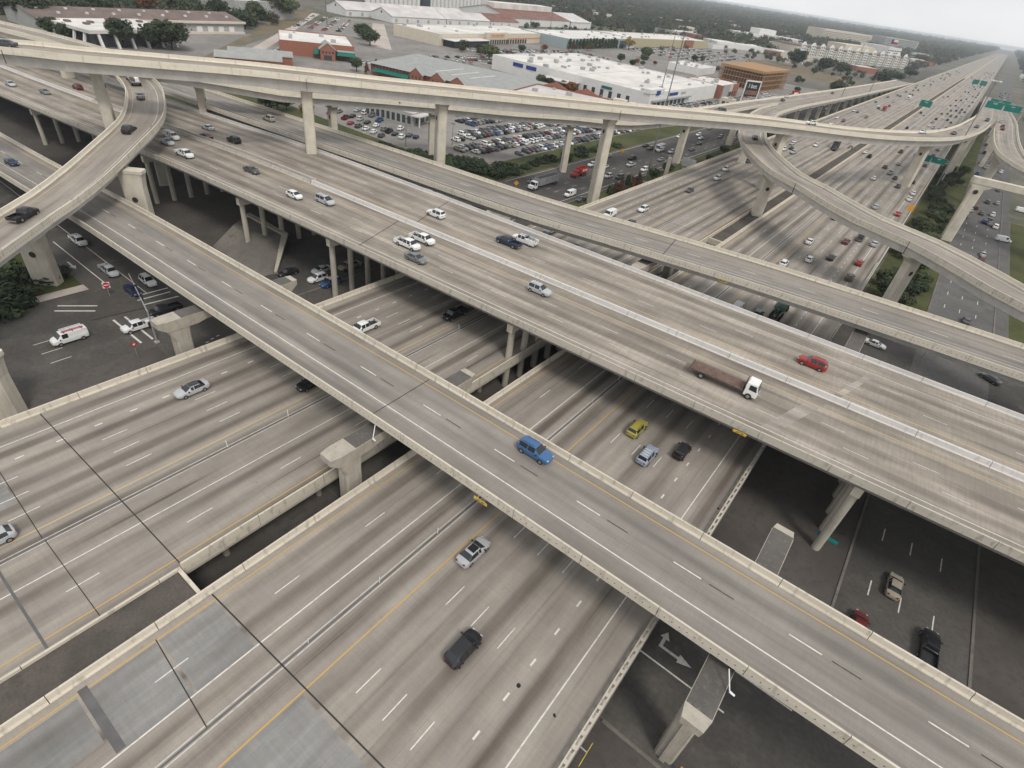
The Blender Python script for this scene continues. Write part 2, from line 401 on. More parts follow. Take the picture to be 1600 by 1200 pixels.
def segments(path, prof, a, b, length, name, mat, parent, gap=0.035, big=None):
    """a parapet cast in separate lengths with open joints; only the stretch seen close up is split"""
    q = a; out = []
    while q < b-0.5:
        e = min(b, q+length)
        if b-e < 1.5: e = b
        mb = sweep(MB(), path.frames(q+gap, e-gap), prof); out.append(mb.build(name, mat, parent)); q = e
    return out
def dashes(path, o, a, b, on, period, wd, mat, parent, name='lane_dash', near=1e9, dz=0.012):
    q = a; rest = MB()
    while q < b:
        fr = path.frames(q, q+on)
        if q < near: stripe(MB(), fr, o, wd, dz).build(name, mat, parent)
        else: stripe(rest, fr, o, wd, dz)
        q += period
    if rest.f: stuff(rest.build(name, mat, parent))

# ------------------------------------------------------------------ the ground
def sheet(name, mat, pts, z, parent=None):
    mb = MB(); mb.face([(x, y, z) for x, y in pts]); return structure(mb.build(name, mat, parent))
def rect(x0, x1, y0, y1): return [(x0, y0), (x1, y0), (x1, y1), (x0, y1)]
g = MB()
xs = [-9000, -3000, -1000, -300, 0, 300, 1000, 3000, 9000]; ys = [-300, 0, 300, 1000, 3000, 9000, 15000]
for i in range(len(xs)-1):
    for j in range(len(ys)-1):
        g.face([(xs[i], ys[j], 0), (xs[i+1], ys[j], 0), (xs[i+1], ys[j+1], 0), (xs[i], ys[j+1], 0)])
structure(g.build('ground', 'earth'))
sheet('frontage_road_west', 'asphalt', rect(-123.5, -96.5, -80, 1600), 0.012)
sheet('frontage_road_east', 'asphalt', rect(14.8, 30.3, -80, 139), 0.012)
sheet('frontage_road_east_far', 'asphalt_pale', rect(14.8, 33.5, 139.05, 2200), 0.012)
sheet('cross_street_south', 'asphalt', rect(-420, -123.5, 31, 44.5), 0.016)
sheet('cross_street_south_mid', 'asphalt', rect(-96.5, 14.8, 31, 50), 0.016)
sheet('cross_street_south_east', 'asphalt', rect(30.3, 240, 31, 50), 0.016)
sheet('cross_street_north', 'asphalt', rect(-96.5, 14.8, 139, 161), 0.016)
sheet('cross_street_north_west', 'asphalt', rect(-420, -123.5, 139, 155), 0.016)
sheet('cross_street_north_east', 'asphalt', rect(30.3, 240, 139, 161), 0.016)
sheet('dirt_lot_west', 'dirt', rect(-420, -123.6, 44.6, 112), 0.008)
sheet('dirt_strip_mid', 'dirt', rect(-96.4, 14.7, 50.1, 138.9), 0.008)
sheet('dirt_strip_front', 'dirt', rect(-96.4, 14.7, -80, 30.9), 0.008)
sheet('verge_east', 'dirt', rect(30.4, 70, -80, 138), 0.010)
sheet('grass_corner', 'grass', rect(-200, -123.7, -60, 30.8), 0.010)
sheet('grass_strip_east', 'grass', rect(-1.6, 14.6, 161.2, 900), 0.020)
sheet('grass_strip_west', 'grass', rect(-96.3, -81.6, 161.2, 1300), 0.020)
sheet('grass_bank_west', 'grass', rect(-139.5, -123.7, 160, 560), 0.020)
sheet('grass_bank_north', 'grass', rect(-330, -139.6, 118, 160), 0.020)
sheet('verge_far_east', 'grass', rect(34, 60, 175, 330), 0.020)
sheet('car_lot_paving', 'asphalt_lot', rect(-250, -139.8, 160.2, 470), 0.014)
sheet('shop_yard_paving', 'asphalt_lot', [(-250.2, 130), (-250.2, 640), (-460, 640), (-560, 430), (-330, 150)], 0.011)
sheet('store_yard_paving', 'asphalt_lot', rect(-250, -124, 470.2, 720), 0.013)
sheet('far_yard_paving', 'asphalt_lot', rect(-420, -250.3, 640.2, 1250), 0.010)
sheet('office_yard_paving', 'asphalt_lot', [(-460, 128), (-335, 128), (-348, 178), (-440, 262)], 0.019)
sheet('dry_grass_verge', 'grass_dry', [(-343.14, 167.52), (-340.45, 176.63), (-422.25, 252.12), (-429.77, 249.46)], 0.028)
sheet('dry_grass_field', 'grass_dry', [(-385.79, 222.82), (-422.25, 252.12), (-497.29, 344.13), (-608.60, 438.71), (-572.83, 386.61), (-466.07, 282.04)], 0.024)
sheet('dry_grass_plot', 'grass_dry', [(-295.09, 941.70), (-269.46, 1014.63), (-195.29, 999.96), (-149.24, 942.68), (-151.30, 836.55), (-250.56, 848.52)], 0.024)
sheet('access_lane', 'paving_pale', [(-341.29, 186.28), (-340.29, 196.42), (-573.46, 420.72), (-580.83, 416.84)], 0.022)
sheet('side_street', 'paving_pale', [(-393.08, 333.85), (-376.82, 340.27), (-515.71, 455.46), (-521.95, 445.68)], 0.023)
sheet('paved_apron', 'paving_pale', rect(-166, -140.2, 155.2, 162), 0.026)
sheet('kerb_west_pavement', 'paving_pale', rect(-126.2, -123.55, -10, 30.9), 0.10)
MI = sheet('traffic_island', 'dirt', [(-124.5, 35.0), (-117.5, 30.2), (-111.5, 26.6), (-110.3, 35.6), (-117.0, 35.6)], 0.13)
sheet('turn_lane_paving', 'street_concrete', rect(-96, 14.6, 161.3, 163), 0.03)

def wall_box(name, mat, x0, x1, y0, y1, z0, z1, parent=None):
    return MB().box(x0, x1, y0, y1, z0, z1).build(name, mat, parent)
def paint(name, pts, mat='white_line', z=0.022, parent=None):
    mb = MB(); mb.face([(x, y, z) for x, y in pts]); return mb.build(name, mat, parent)
road_marks = bpy.data.objects['frontage_road_west']
def rline(x0, x1, y0, y1, name='road_marking', parent=None, mat='white_line', z=0.022):
    return paint(name, rect(x0, x1, y0, y1), mat, z, parent)
fw_, fe_ = bpy.data.objects['frontage_road_west'], bpy.data.objects['frontage_road_east']
cs_, cm_ = bpy.data.objects['cross_street_south'], bpy.data.objects['cross_street_south_mid']
cn_ = bpy.data.objects['cross_street_north']
for x in (-109.2, -105.6, -102.0):                                   # west frontage lane dashes
    for k in range(26):
        y = -20 + k*12.2 if k < 4 else 172 + (k-4)*12.2
        if 28 < y < 36: continue
        rline(x-0.07, x+0.07, y, y+3.05, 'lane_dash', fw_)
rline(-97.2, -97.0, 58, 138, 'edge_line', fw_); rline(-122.9, -122.7, 165, 900, 'edge_line', fw_); rline(-98.6, -98.4, 165, 900, 'edge_line', fw_)
for x in (18.1, 21.95, 26.0):
    for k in range(24):
        y = 44.2 + k*12.35 - 24.6
        if 30 < y < 49 or 137 < y < 162: continue
        rline(x-0.08, x+0.08, y, y+3.05, 'lane_dash', fe_)
rline(-150, -123.8, 34.1, 34.3, 'edge_line', cs_, z=0.026); rline(-300, -116, 38.2, 38.35, 'lane_line', cs_, z=0.026)
for y0, y1 in ((23.9, 24.2), (28.9, 29.2)): pass
for a, b in (((-120.50, 24.34, 0.00), (-116.00, 29.85, 0.00)), ((-118.91, 23.24, 0.00), (-114.58, 28.50, 0.00)), ((-115.85, 35.33, 0.00), (-115.54, 42.28, 0.00)), ((-114.02, 35.10, 0.00), (-113.71, 41.89, 0.00)), ((-111.78, 35.03, 0.00), (-111.01, 42.21, 0.00)),
             ((-109.54, 29.37, 0.00), (-98.99, 29.50, 0.00)), ((-109.44, 31.33, 0.00), (-98.96, 31.47, 0.00))):
    d = Vector((b[0]-a[0], b[1]-a[1])).normalized(); n_ = Vector((-d.y, d.x))*0.18
    paint('crosswalk_line', [(a[0]+n_.x, a[1]+n_.y), (b[0]+n_.x, b[1]+n_.y), (b[0]-n_.x, b[1]-n_.y), (a[0]-n_.x, a[1]-n_.y)], z=0.03, parent=fw_)
for k in range(9):                                                    # dotted turning guide
    t = k/8; x = -86.5 - 6.5*math.sin(t*1.4); y = 30 + 10*t
    rline(x-0.1, x+0.1, y, y+0.6, 'guide_dash', cm_)
rline(-6, 8, 40.3, 40.5, 'lane_line', cm_); rline(-6, 14, 45.8, 46.0, 'edge_line', cm_)
def arrow(x, y, parent, ang=0.0, turn=True):
    mb = MB(); c, s_ = math.cos(ang), math.sin(ang)
    T = lambda q: [(x+a*c-b*s_, y+a*s_+b*c, 0.027) for a, b in q]
    mb.face(T([(-2.2, -.18), (0.3, -.18), (0.3, .18), (-2.2, .18)])); mb.face(T([(0.3, -.6), (2.0, 0), (0.3, .6)]))
    if turn:
        mb.face(T([(-2.2, .18), (-1.8, .18), (-1.8, 1.2), (-2.2, 1.2)])); mb.face(T([(-2.6, 1.2), (-1.4, 1.2), (-2.0, 2.2)]))
    return mb.build('turn_arrow', 'white_worn_dim', parent)  # duller worn white dims the arrow, shade put into its colour
arrow(1.2, 42.6, cm_); arrow(-136, 32.6, cs_, 0, False)
for x in (17.5, 19.6, 26.2): rline(x, x+0.3, 134.5, 138.6, 'crosswalk_line', fe_)
rline(33, 37, 128, 128.4, 'crosswalk_line', fe_); rline(36, 40, 125, 125.4, 'crosswalk_line', fe_)
for y in (131.5, 134.3): rline(-138, -128, y, y+0.3, 'stop_line', fw_)

# ------------------------------------------------------------------ the main freeway (runs along +Y, deck at 6 m)
ZT = 6.0
ten = Path([(0, -60, ZT), (0, 6500, ZT)], 60)
def Y2s(y): return ten.near(0, y) if y > 400 else y+60
ten.at_y = lambda y: y+60
def deck10(name, x0, x1, mat):
    mb = sweep(MB(), ten.frames(), [(x1, 0), (x0, 0)], closed=False, u_off=True)
    o = mb.build(name, mat); structure(o)
    b = sweep(MB(), ten.frames(), [(x1, -0.02), (x1, -0.32), (x0, -0.32), (x0, -0.02)], closed=False); b.build('slab_edge', 'concrete', o)
    k = int((x1-x0)/3.3)
    for i in range(k+1):
        x = x0+0.35+(x1-x0-0.7)*i/k
        sweep(MB(), ten.frames(66, 229), [(x+0.3, -0.33), (x+0.3, -1.35), (x-0.3, -1.35), (x-0.3, -0.33)]).build('girder', 'girder_shaded' if 0 < i < k else 'concrete', o)
    return o
west = deck10('freeway_west_carriageway', -81.3, -44.9, 'road_ten_left')
east = deck10('freeway_east_carriageway', -40.35, -2.2, 'road_ten')
for nm, y0, y1 in (('freeway_embankment', 169.5, 6400), ('freeway_embankment_south', -60, 5.5)):
    structure(wall_box(nm, 'concrete_old', -81.0, -2.6, y0, y1, 0.0, ZT-0.36))
for nm, y0, y1, t in (('median_infill', 164.0, 1400, 0.25), ('median_infill_south', -60, 9.8, 0.02)):
    structure(wall_box(nm, 'asphalt_median', -44.85, -40.4, y0, y1, ZT-0.34, ZT-t))
MB().box(-45.3, -40.0, 9.85, 10.25, ZT-0.5, ZT+0.1).build('median_end_curb', 'barrier', west)
MB().box(-44.9, -40.4, 163.4, 163.9, ZT-1.4, ZT+0.3).build('median_end_curb', 'barrier', west)
ty = ten.at_y
NEAR_Y, FAR_Y = 330, 5200
segments(ten, barrier_prof(-81.35, -1, 0.95, 0.9), ty(-40), ty(330), 9.1, 'barrier', 'barrier', west)
sweep(MB(), ten.frames(ty(330), ty(FAR_Y)), barrier_prof(-81.35, -1, 0.95, 0.9)).build('barrier', 'barrier', west)
segments(ten, barrier_prof(-44.85, 1, 0.35, 0.9), ty(-40), ty(10), 12, 'barrier', 'barrier', west)
segments(ten, barrier_prof(-44.85, 1, 0.9, 0.9), ty(10.3), ty(330), 9.1, 'barrier', 'barrier', west)
sweep(MB(), ten.frames(ty(330), ty(FAR_Y)), barrier_prof(-44.85, 1, 0.9, 0.9)).build('barrier', 'barrier', west)
segments(ten, barrier_prof(-40.4, -1, 0.9, 0.9), ty(-40), ty(330), 9.1, 'barrier', 'barrier', east)
sweep(MB(), ten.frames(ty(330), ty(FAR_Y)), barrier_prof(-40.4, -1, 0.9, 0.9)).build('barrier', 'barrier', east)
# open concrete rail with windows along the east edge
for k in range(44):
    y = -8+k*4.5
    mb = MB(); mb.box(-2.82, -2.66, y, y+4.46, ZT+0.62, ZT+0.86); mb.box(-2.42, -2.26, y, y+4.46, ZT+0.62, ZT+0.86)
    for k2 in range(3): mb.box(-2.66, -2.42, y+k2*1.5, y+0.42+k2*1.5, ZT+0.1, ZT+0.84)
    mb.box(-2.78, -2.3, y, y+4.46, ZT-0.6, ZT+0.1)
    mb.build('rail_panel', 'barrier_old', east)
sweep(MB(), ten.frames(ty(190), ty(FAR_Y)), barrier_prof(-2.2, 1, 0.8, 0.9)).build('barrier', 'barrier_old', east)
def solid(x, mat, parent, a=-50, b=3600, wd=0.13):
    return stripe(MB(), ten.frames(ty(a), ty(b)), x, wd).build('edge_line', mat, parent)
solid(-77.2, 'white_line', west); solid(-60.6, 'yellow_worn', west, wd=0.2); solid(-53.9, 'white_line', west); solid(-46.5, 'yellow_line', west)
solid(-39.1, 'yellow_line', east); solid(-31.7, 'white_line', east, wd=0.15); solid(-24.8, 'yellow_line', east, wd=0.15); solid(-6.4, 'white_line', east, wd=0.15)
for x, p in ((-58.75, west), (-58.2, west), (-28.6, east), (-28.0, east)): solid(x, 'white_worn_dim', p, -50, 900, 0.1)
for x in (-58.47, -28.3):
    stripe(MB(), ten.frames(ty(-50), ty(600)), x, 0.22, 0.009).build('rumble_strip', 'tar', west if x < -40 else east)
for x in (-70.5, -67.2, -63.9): dashes(ten, x, ty(13.1)-48.8, ty(1200), 3.05, 12.2, 0.12, 'white_line', west, near=ty(330))
dashes(ten, -50.4, ty(13.7)-48.8, ty(900), 3.05, 12.2, 0.12, 'white_line', west, near=ty(330))
dashes(ten, -73.85, ty(4.6)-26.4, ty(420), 0.95, 4.42, 0.22, 'white_line', west, 'short_dash', ty(150))
for x in (-21.05, -17.4, -13.75): dashes(ten, x, ty(14.2)-48.8, ty(1200), 3.05, 12.2, 0.12, 'white_line', east, near=ty(330))
dashes(ten, -35.3, ty(15.1)-48.8, ty(900), 3.05, 12.2, 0.12, 'white_line', east, near=ty(330))
dashes(ten, -10.1, ty(18.4)-30.9, ty(420), 0.95, 4.42, 0.22, 'white_line', east, 'short_dash', ty(150))
def strip(name, x0, x1, y0, y1, mat, parent, z=ZT+0.016, skew=0.0):
    mb = MB(); mb.face([(x0, y0, z), (x1, y0+skew, z), (x1, y1+skew, z), (x0, y1, z)]); return mb.build(name, mat, parent)
strip('expansion_joint', -80.9, -45.3, 9.75, 9.88, 'joint', west, skew=0.7); strip('expansion_joint', -39.9, -2.7, 10.75, 10.9, 'joint', east, skew=1.4)
strip('expansion_joint', -73, -59, 2.8, 2.89, 'joint', west, skew=-0.4); strip('expansion_joint', -58.6, -45.4, 2.5, 2.58, 'joint', west)
strip('expansion_joint', -39.2, -28.4, 4.8, 4.9, 'joint', east, skew=-0.9)
strip('tar_seam', -58, -45.4, -2.0, -1.75, 'tar', west); strip('tar_seam', -39.4, -31.9, -1.75, -1.0, 'tar', east)
strip('expansion_joint', -80.9, -45.3, 164.6, 164.75, 'joint', west, skew=0.6); strip('expansion_joint', -80.9, -45.3, 88, 88.15, 'joint', west, skew=0.6)
strip('expansion_joint', -39.9, -2.7, 86, 86.15, 'joint', east, skew=1.0)
for x0, x1, y0, y1 in ((-38.9, -31.8, -1.0, 4.7), (-38.9, -31.8, 5.0, 10.6), (-38.8, -33.5, -9, -2.0), (-24.6, -13, 0.0, 10.9), (-76.5, -66, -8, 2.5)):
    strip('repair_slab', x0, x1, y0, y1, 'road_patch', east if x0 > -40 else west, ZT+0.004)
for y in (16, 29.5, 52, 64, 102, 124, 137, 163):  # supports inferred under the decks, added unseen to block light in the gap
    for x0, x1, par in ((-80.2, -46, west), (-39.2, -3.4, east)):
        cp = MB().box(x0, x1, y-.5, y+.5, ZT-2.2, ZT-1.36).build('bent_cap', 'concrete_old', par)
        for k in range(5): MB().tube((x0+2+k*(x1-x0-4)/4, y, 0), (x0+2+k*(x1-x0-4)/4, y, ZT-2.2), .42, .42, 12).build('column', 'concrete_old', cp, smooth=40)
# flexible posts in the buffers between the lanes
pm = MB().tube((0, 0, 0), (0, 0, 1.05), 0.055, 0.05, 6).mesh('delineator_post', 'white_paint')
for x, n0, n1 in ((-28.3, 1, 9), (-58.5, 2, 10)):
    for k in range(n0, n1):
        y = 5+k*9.2
        if 33 < y < 36 or 60 < y < 64: continue
        o = link('delineator_post', pm, None, (x+R.uniform(-.05, .05), y, ZT+0.02)); o.rotation_euler = (R.uniform(-.25, .25), R.uniform(-.2, .2), 0)
        tag(o, 'thin white flexible post in the striped buffer beside the ' + ('eastern express lanes' if x > -40 else 'western express lanes'), 'post', 'lane delineator posts')

for nm_, p_, s_ in (('black tyre scrap lying in the middle lanes near the bottom edge', (-9.85, 24.96, 6.00), .35), ('small dark debris near the right edge line at the bottom', (-5.57, 25.05, 6.00), .22), ('small dark debris beside the open rail', (-3.23, 62.26, 6.00), .25)):
    r_ = random.Random(len(nm_)); pts = [(s_*r_.uniform(.5, 1)*math.cos(a*1.05), s_*r_.uniform(.4, .9)*math.sin(a*1.05)) for a in range(6)]
    tag(MB().rings([[(x, y, 0) for x, y in pts], [(x*.7, y*.7, .12) for x, y in pts]]).build('road_debris', 'tyre', None, loc=(p_[0], p_[1], ZT+.02)), nm_, 'debris')

# ------------------------------------------------------------------ overpasses
A0 = rad(3.38)
def so(s, o, z): return (s*math.cos(A0)-o*math.sin(A0), s*math.sin(A0)+o*math.cos(A0), z)
def column(parent, x, y, z0, z1, r=0.55, n=14, name='column', mat='concrete'):
    return MB().tube((x, y, z0), (x, y, z1), r, r, n).build(name, mat, parent, smooth=40)
def loft(rows, x, y, ang):
    """rows of (z, half length across, half thickness, shift across)"""
    c, s_ = math.cos(ang), math.sin(ang); rr = []
    for z, a, b, sh in rows:
        bev = min(a, b)*0.22
        q = [(-a+bev, -b), (a-bev, -b), (a, -b+bev), (a, b-bev), (a-bev, b), (-a+bev, b), (-a, b-bev), (-a, -b+bev)]
        rr.append([(x+(u+sh)*c-v*s_, y+(u+sh)*s_+v*c, z) for u, v in q])
    return MB().rings(rr)
def hammer_pier(parent, x, y, ztop, ang, a=1.5, b=1.15, head=3.4, z0=0.0, hole=True, neck=2.6, hz=None):
    """tapered shaft with a flared head, the long side lying along ang"""
    rows = [(z0, a, b, 0), (ztop-neck-2.2, a*0.96, b, 0), (ztop-neck-1.2, a*0.96, b, 0), (ztop-neck*0.75, a*1.05, b, 0), (ztop-neck*0.45, (a+head)/2, b*1.02, 0), (ztop-neck*0.25, head, b*1.05, 0)]
    p = loft(rows, x, y, ang).build('pier', 'concrete_pier', parent)
    loft([(ztop-neck*0.25, head, b*1.12, 0), (ztop, head, b*1.12, 0)], x, y, ang).build('cap', 'concrete_pier', p)
    if hole:
        c, s_ = math.cos(ang), math.sin(ang); zz = hz or ztop-neck-1.8
        for sg in (-1, 1):
            nx, ny = -s_*sg, c*sg
            q0 = (x+nx*(b-0.25), y+ny*(b-0.25), zz); q1 = (x+nx*(b+0.03), y+ny*(b+0.03), zz)
            MB().tube(q0, q1, 0.62, 0.62, 18).build('dark_hole_disc', 'joint', p)  # proud dark disc instead of a hole, its shade put into the colour
    return p
def straddle_bent(parent, x, y0, y1, ztop, wd=1.15, z0=0.0):
    """cap beam along Y on two splayed columns, weathered on top"""
    d = 1.7; rows = []
    def ring(y, zb, hw, zt=ztop): return [(x-hw, y, zb), (x+hw, y, zb), (x+hw*1.12, y, zt), (x-hw*1.12, y, zt)]
    cap = MB().rings([ring(y0, ztop-1.0, wd*0.8), ring(y0+1.3, ztop-1.9, wd), ring(y0+6, ztop-1.9, wd), ring(y0+7.5, ztop-1.55, wd), ring(y1-7.5, ztop-1.55, wd), ring(y1-6, ztop-1.9, wd), ring(y1-1.3, ztop-1.9, wd), ring(y1, ztop-1.0, wd*0.8)])
    c = cap.build('bent_cap', 'concrete_bent', parent)
    MB().box(x-wd*1.06, x+wd*1.06, y0+(3.6 if x < -60 or -50 < x < -30 else 1.5), y1-1.0, ztop+0.004, ztop+0.03).build('soiled_cap_top', 'soiled_top', c)
    for y, s_ in ((y0+3.4, 1), (y1-3.4, -1)):
        col_ = loft([(z0, 1.25, 1.0, 0), (ztop-4.2, 1.2, 0.98, 0), (ztop-1.9, 1.75, 1.05, -0.4*s_)], x, y, rad(90)).build('bent_column', 'concrete_bent', c)
        MB().box(x-0.3, x+0.3, y-1.5, y-1.2, z0, ztop-2.2).build('column_rib', 'concrete_bent', col_)
    return c
def clearance_sign(parent, x, y, z, ang, s='16FT 6IN', wdt=1.9, mat='sign_yellow'):
    """board hung on two straps below the parapet; ang = direction its face looks"""
    p = MB().box(-wdt/2, wdt/2, -0.03, 0.03, -0.2, 0.2).build('clearance_board', mat, parent, loc=(x, y, z), rz=ang+rad(90))
    text('lettering', s, 0.3, 'ink', p, (0, -0.045, 0), (rad(90), 0, 0))
    for q in (-wdt*0.2, wdt*0.25): MB().box(q-0.03, q+0.03, 0.035, 0.08, -0.1, 0.95).build('hanger', 'galv', p)
    p['label'] = 'small yellow clearance board with dark letters'
    return p

# the wide loop deck: two carriageways with a slot between
loop = Path([so(-460, 86.5, 6.5), so(-285, 87.1, 10), so(-215, 87.1, 12), so(-170, 87.1, 13.6), so(-120, 87.1, 15), so(0, 87.1, 15), so(60, 87.1, 15), so(170, 87.1, 15)], 6)
def ls(s): return s+460.0
ov = thing('overpass', 'wide pale concrete overpass with six lanes and a white median crossing the picture', 'overpass')
LOOP = ov
NF = loop.frames()
sweep(MB(), NF, [(17.6, 0), (0.55, 0)], closed=False, u_off=True).build('road_deck', 'road_loop', ov)
sweep(MB(), NF, [(-0.55, 0), (-18.0, 0)], closed=False, u_off=True).build('road_deck', 'road_loop_far', ov)
for a, b in ((17.6, 0.5), (-0.5, -18.0)):
    sweep(MB(), NF, [(a, -0.01), (a, -0.3), (b, -0.3), (b, -0.01)], closed=False).build('slab_edge', 'concrete_old', ov)
for k in range(15):
    o_ = 16.3-k*2.37
    sweep(MB(), loop.frames(), [(o_+0.28, -0.31), (o_+0.28, -1.5), (o_-0.28, -1.5), (o_-0.28, -0.31)]).build('girder', 'girder_shaded', ov)
VIS0, VIS1 = ls(-300), ls(60)
segments(loop, barrier_prof(17.75, 1, 0.85, 0.35), VIS0, VIS1, 9.4, 'barrier', 'barrier_old', ov)
segments(loop, barrier_prof(-18.15, -1, 0.85, 0.35), VIS0, VIS1, 9.4, 'barrier', 'barrier_white', ov)
med = [(0.62, 0.0), (0.42, 0.14), (0.24, 0.8), (-0.24, 0.8), (-0.42, 0.14), (-0.62, 0.0)]
segments(loop, med, ls(-112), VIS1, 9.4, 'median_barrier', 'barrier_white', ov)
segments(loop, med, VIS0, ls(-215), 12, 'median_barrier', 'barrier_white', ov)
segments(loop, barrier_prof(0.5, -1, 0.8, 0.3), ls(-215), ls(-112), 9.4, 'median_barrier', 'barrier_old', ov)
segments(loop, barrier_prof(-0.95, 1, 0.8, 0.3), ls(-215), ls(-112), 9.4, 'median_barrier', 'barrier_white', ov)
LF = loop.frames(ls(-330), ls(80))
for o_, mt, wd in ((15.25, 'white_line', 0.14), (3.6, 'yellow_worn', 0.17), (-3.0, 'yellow_worn', 0.17), (-14.0, 'white_worn_dim', 0.13)):
    stripe(MB(), LF, o_, wd).build('edge_line', mt, ov)
for o_, q0 in ((11.4, 6.1), (7.5, 2.5), (-6.7, 3.2), (-10.3, 8.8)):
    dashes(loop, o_, ls(-300)+q0, ls(60), 3.3, 12.2, 0.13, 'white_worn_dim', ov)
for s_, a, b, t in ((-78.5, 17.3, 0.7, 1.0), (-79.8, -0.7, -17.7, 1.0), (-150, 17.2, 0.8, 0), (-150, -0.8, -17.5, 0)):
    fr = loop.frames(ls(s_), ls(s_)+0.18); p0, n0, _ = fr[0]; p1, n1, _ = fr[-1]; mb = MB()
    dx = Vector((math.cos(A0), math.sin(A0), 0))*(-4.5 if t else 0)*(abs(a-b)/16.6)
    z_ = Vector((0, 0, 0.016))
    mb.face([p0+n0*a+z_, p1+n1*a+z_, p1+n1*b+z_+dx, p0+n0*b+z_+dx]); mb.build('expansion_joint', 'joint' if t else 'tar', ov)
for X, zt in ((-223, 10.0), (-161, 12.0), (-121.6, 12.7), (-91.7, 13.1), (-46.0, 13.1), (10.3, 13.1), (62, 13.1)):
    yc = 87.25+0.0591*X
    cap = MB().box(X-0.6, X+0.6, yc-16.5, yc+16.8, zt-1.2, zt+0.32).build('bent_cap', 'concrete_pier', ov)
    for k in range(8):
        y = yc-15.6+k*4.55
        if abs(X+46) < 1 or not (-44.0 < X < -3): column(cap, X, y, 0, zt-1.2, 0.6)
MB().box(-80.8, -80.2, 68, 70.5, 12.4, 13.5).build('bearing_block', 'concrete', ov)
clearance_sign(ov, *so(-1.6, 69.2, 14.35), rad(-86.6))

for s0, s1, a, b, sk in ((0.5, 2.6, 15.2, 0.9, -5), (7.5, 8.6, -0.9, -13, -4)):      # paler resurfaced bands
    p0, n0, _ = loop.at(ls(s0)); p1, n1, _ = loop.at(ls(s1)); z_ = Vector((0, 0, 0.005)); d_ = Vector((sk, 0, 0)); mb = MB()
    mb.face([p0+n0*a+z_, p1+n1*a+z_, p1+n1*b+z_-d_, p0+n0*b+z_-d_], [(a, s0), (a, s1), (b, s1), (b, s0)]); mb.build('resurfaced_band', 'road_pale', ov)

# the two-lane ramp in the foreground
rA = Path([(-260, 40, 4.5), (-190, 40.6, 7.2), (-150, 40.8, 9.5), (-125, 40.8, 11), (-95, 40.3, 12.7), (-65, 39.9, 14.3), (-38, 40.6, 14.5), (-14, 41.1, 14.5), (10, 41.6, 14.5), (40, 42.3, 14.5), (110, 44, 14.5)], 5)
def ramp_deck(name, label, path, o0, o1, mat, girders, depth, bl=9.0, bmat=('barrier', 'barrier'), rng=None, gmat='girder', edge='concrete'):
    """o0 = right edge (+), o1 = left edge (-)"""
    t = thing(name, label, 'overpass'); a, b = rng or (0, path.len)
    sweep(MB(), path.frames(), [(o0, 0), (o1, 0)], closed=False, u_off=True).build('road_deck', mat, t)
    sweep(MB(), path.frames(), [(o0, -0.01), (o0, -0.32), (o1, -0.32), (o1, -0.01)], closed=False).build('slab_edge', edge, t)
    for g0, g1, slope in girders:
        sweep(MB(), path.frames(), [(g0, -0.33), (g0-slope, -depth), (g1+slope, -depth), (g1, -0.33)]).build('girder', gmat, t)
    if bmat[0]: segments(path, barrier_prof(o0+0.12, 1), a, b, bl, 'barrier', bmat[0], t)
    if bmat[1]: segments(path, barrier_prof(o1-0.12, -1), a, b, bl, 'barrier', bmat[1], t)
    return t
sA = lambda x: rA.near(x, 40)
tA = ramp_deck('overpass', 'grey two-lane ramp overpass in the foreground carrying the blue car', rA, 5.85, -5.85, 'road_ramp',
               [(4.6, 2.9, .3), (1.9, .2, .3), (-.6, -2.3, .3), (-3.2, -4.9, .3)], 1.75, 8.7, ('barrier_dots', 'barrier'), (sA(-230), sA(60)))
AF = rA.frames(sA(-240), sA(70))
stripe(MB(), AF, 2.75, 0.15).build('edge_line', 'white_line', tA); stripe(MB(), AF, -4.35, 0.13).build('edge_line', 'yellow_line', tA)
a0 = sA(9.8)-1.5-12.1*22
dashes(rA, -0.75, a0, sA(60), 3.1, 12.1, 0.15, 'white_line', tA); dashes(rA, -0.75, a0+4.0, sA(60), 2.6, 12.1, 0.13, 'black_line', tA, 'contrast_dash')
for s_ in (sA(-42.6),):
    p, n_, _ = rA.at(s_); z_ = Vector((0, 0, 0.016)); d_ = Vector((0.06, 0, 0))
    mb = MB(); mb.face([p+n_*5.4+z_-d_, p+n_*5.4+z_+d_, p-n_*5.4+z_+d_, p-n_*5.4+z_-d_]); mb.build('expansion_joint', 'joint', tA)
for X, y0, y1, zt in ((-84.2, 27.5, 52, 12.0), (-42.6, 27.6, 54.0, 12.35), (4.6, 29.5, 58.3, 12.4), (48, 31, 56, 12.4)):
    straddle_bent(tA, X, y0, y1, zt)
clearance_sign(tA, -24.0, 34.55, 13.8, rad(-89)); 
for x, y, z in ((-41.8, 34.7, 13.9), (5.2, 35.4, 13.9)):              # small lights hung under the edge
    q = MB().tube((x, y, z), (x+0.9, y-1.2, z-1.1), 0.06, 0.06, 6); q.tube((x+0.9, y-1.2, z-1.1), (x+1.4, y-1.2, z-1.2), 0.12, 0.1, 6)
    q.build('underdeck_light', 'white_paint', tA)
MB().box(-23.9, -23.5, 35.0, 35.25, 15.1, 15.35).build('clamp', 'steel', tA)

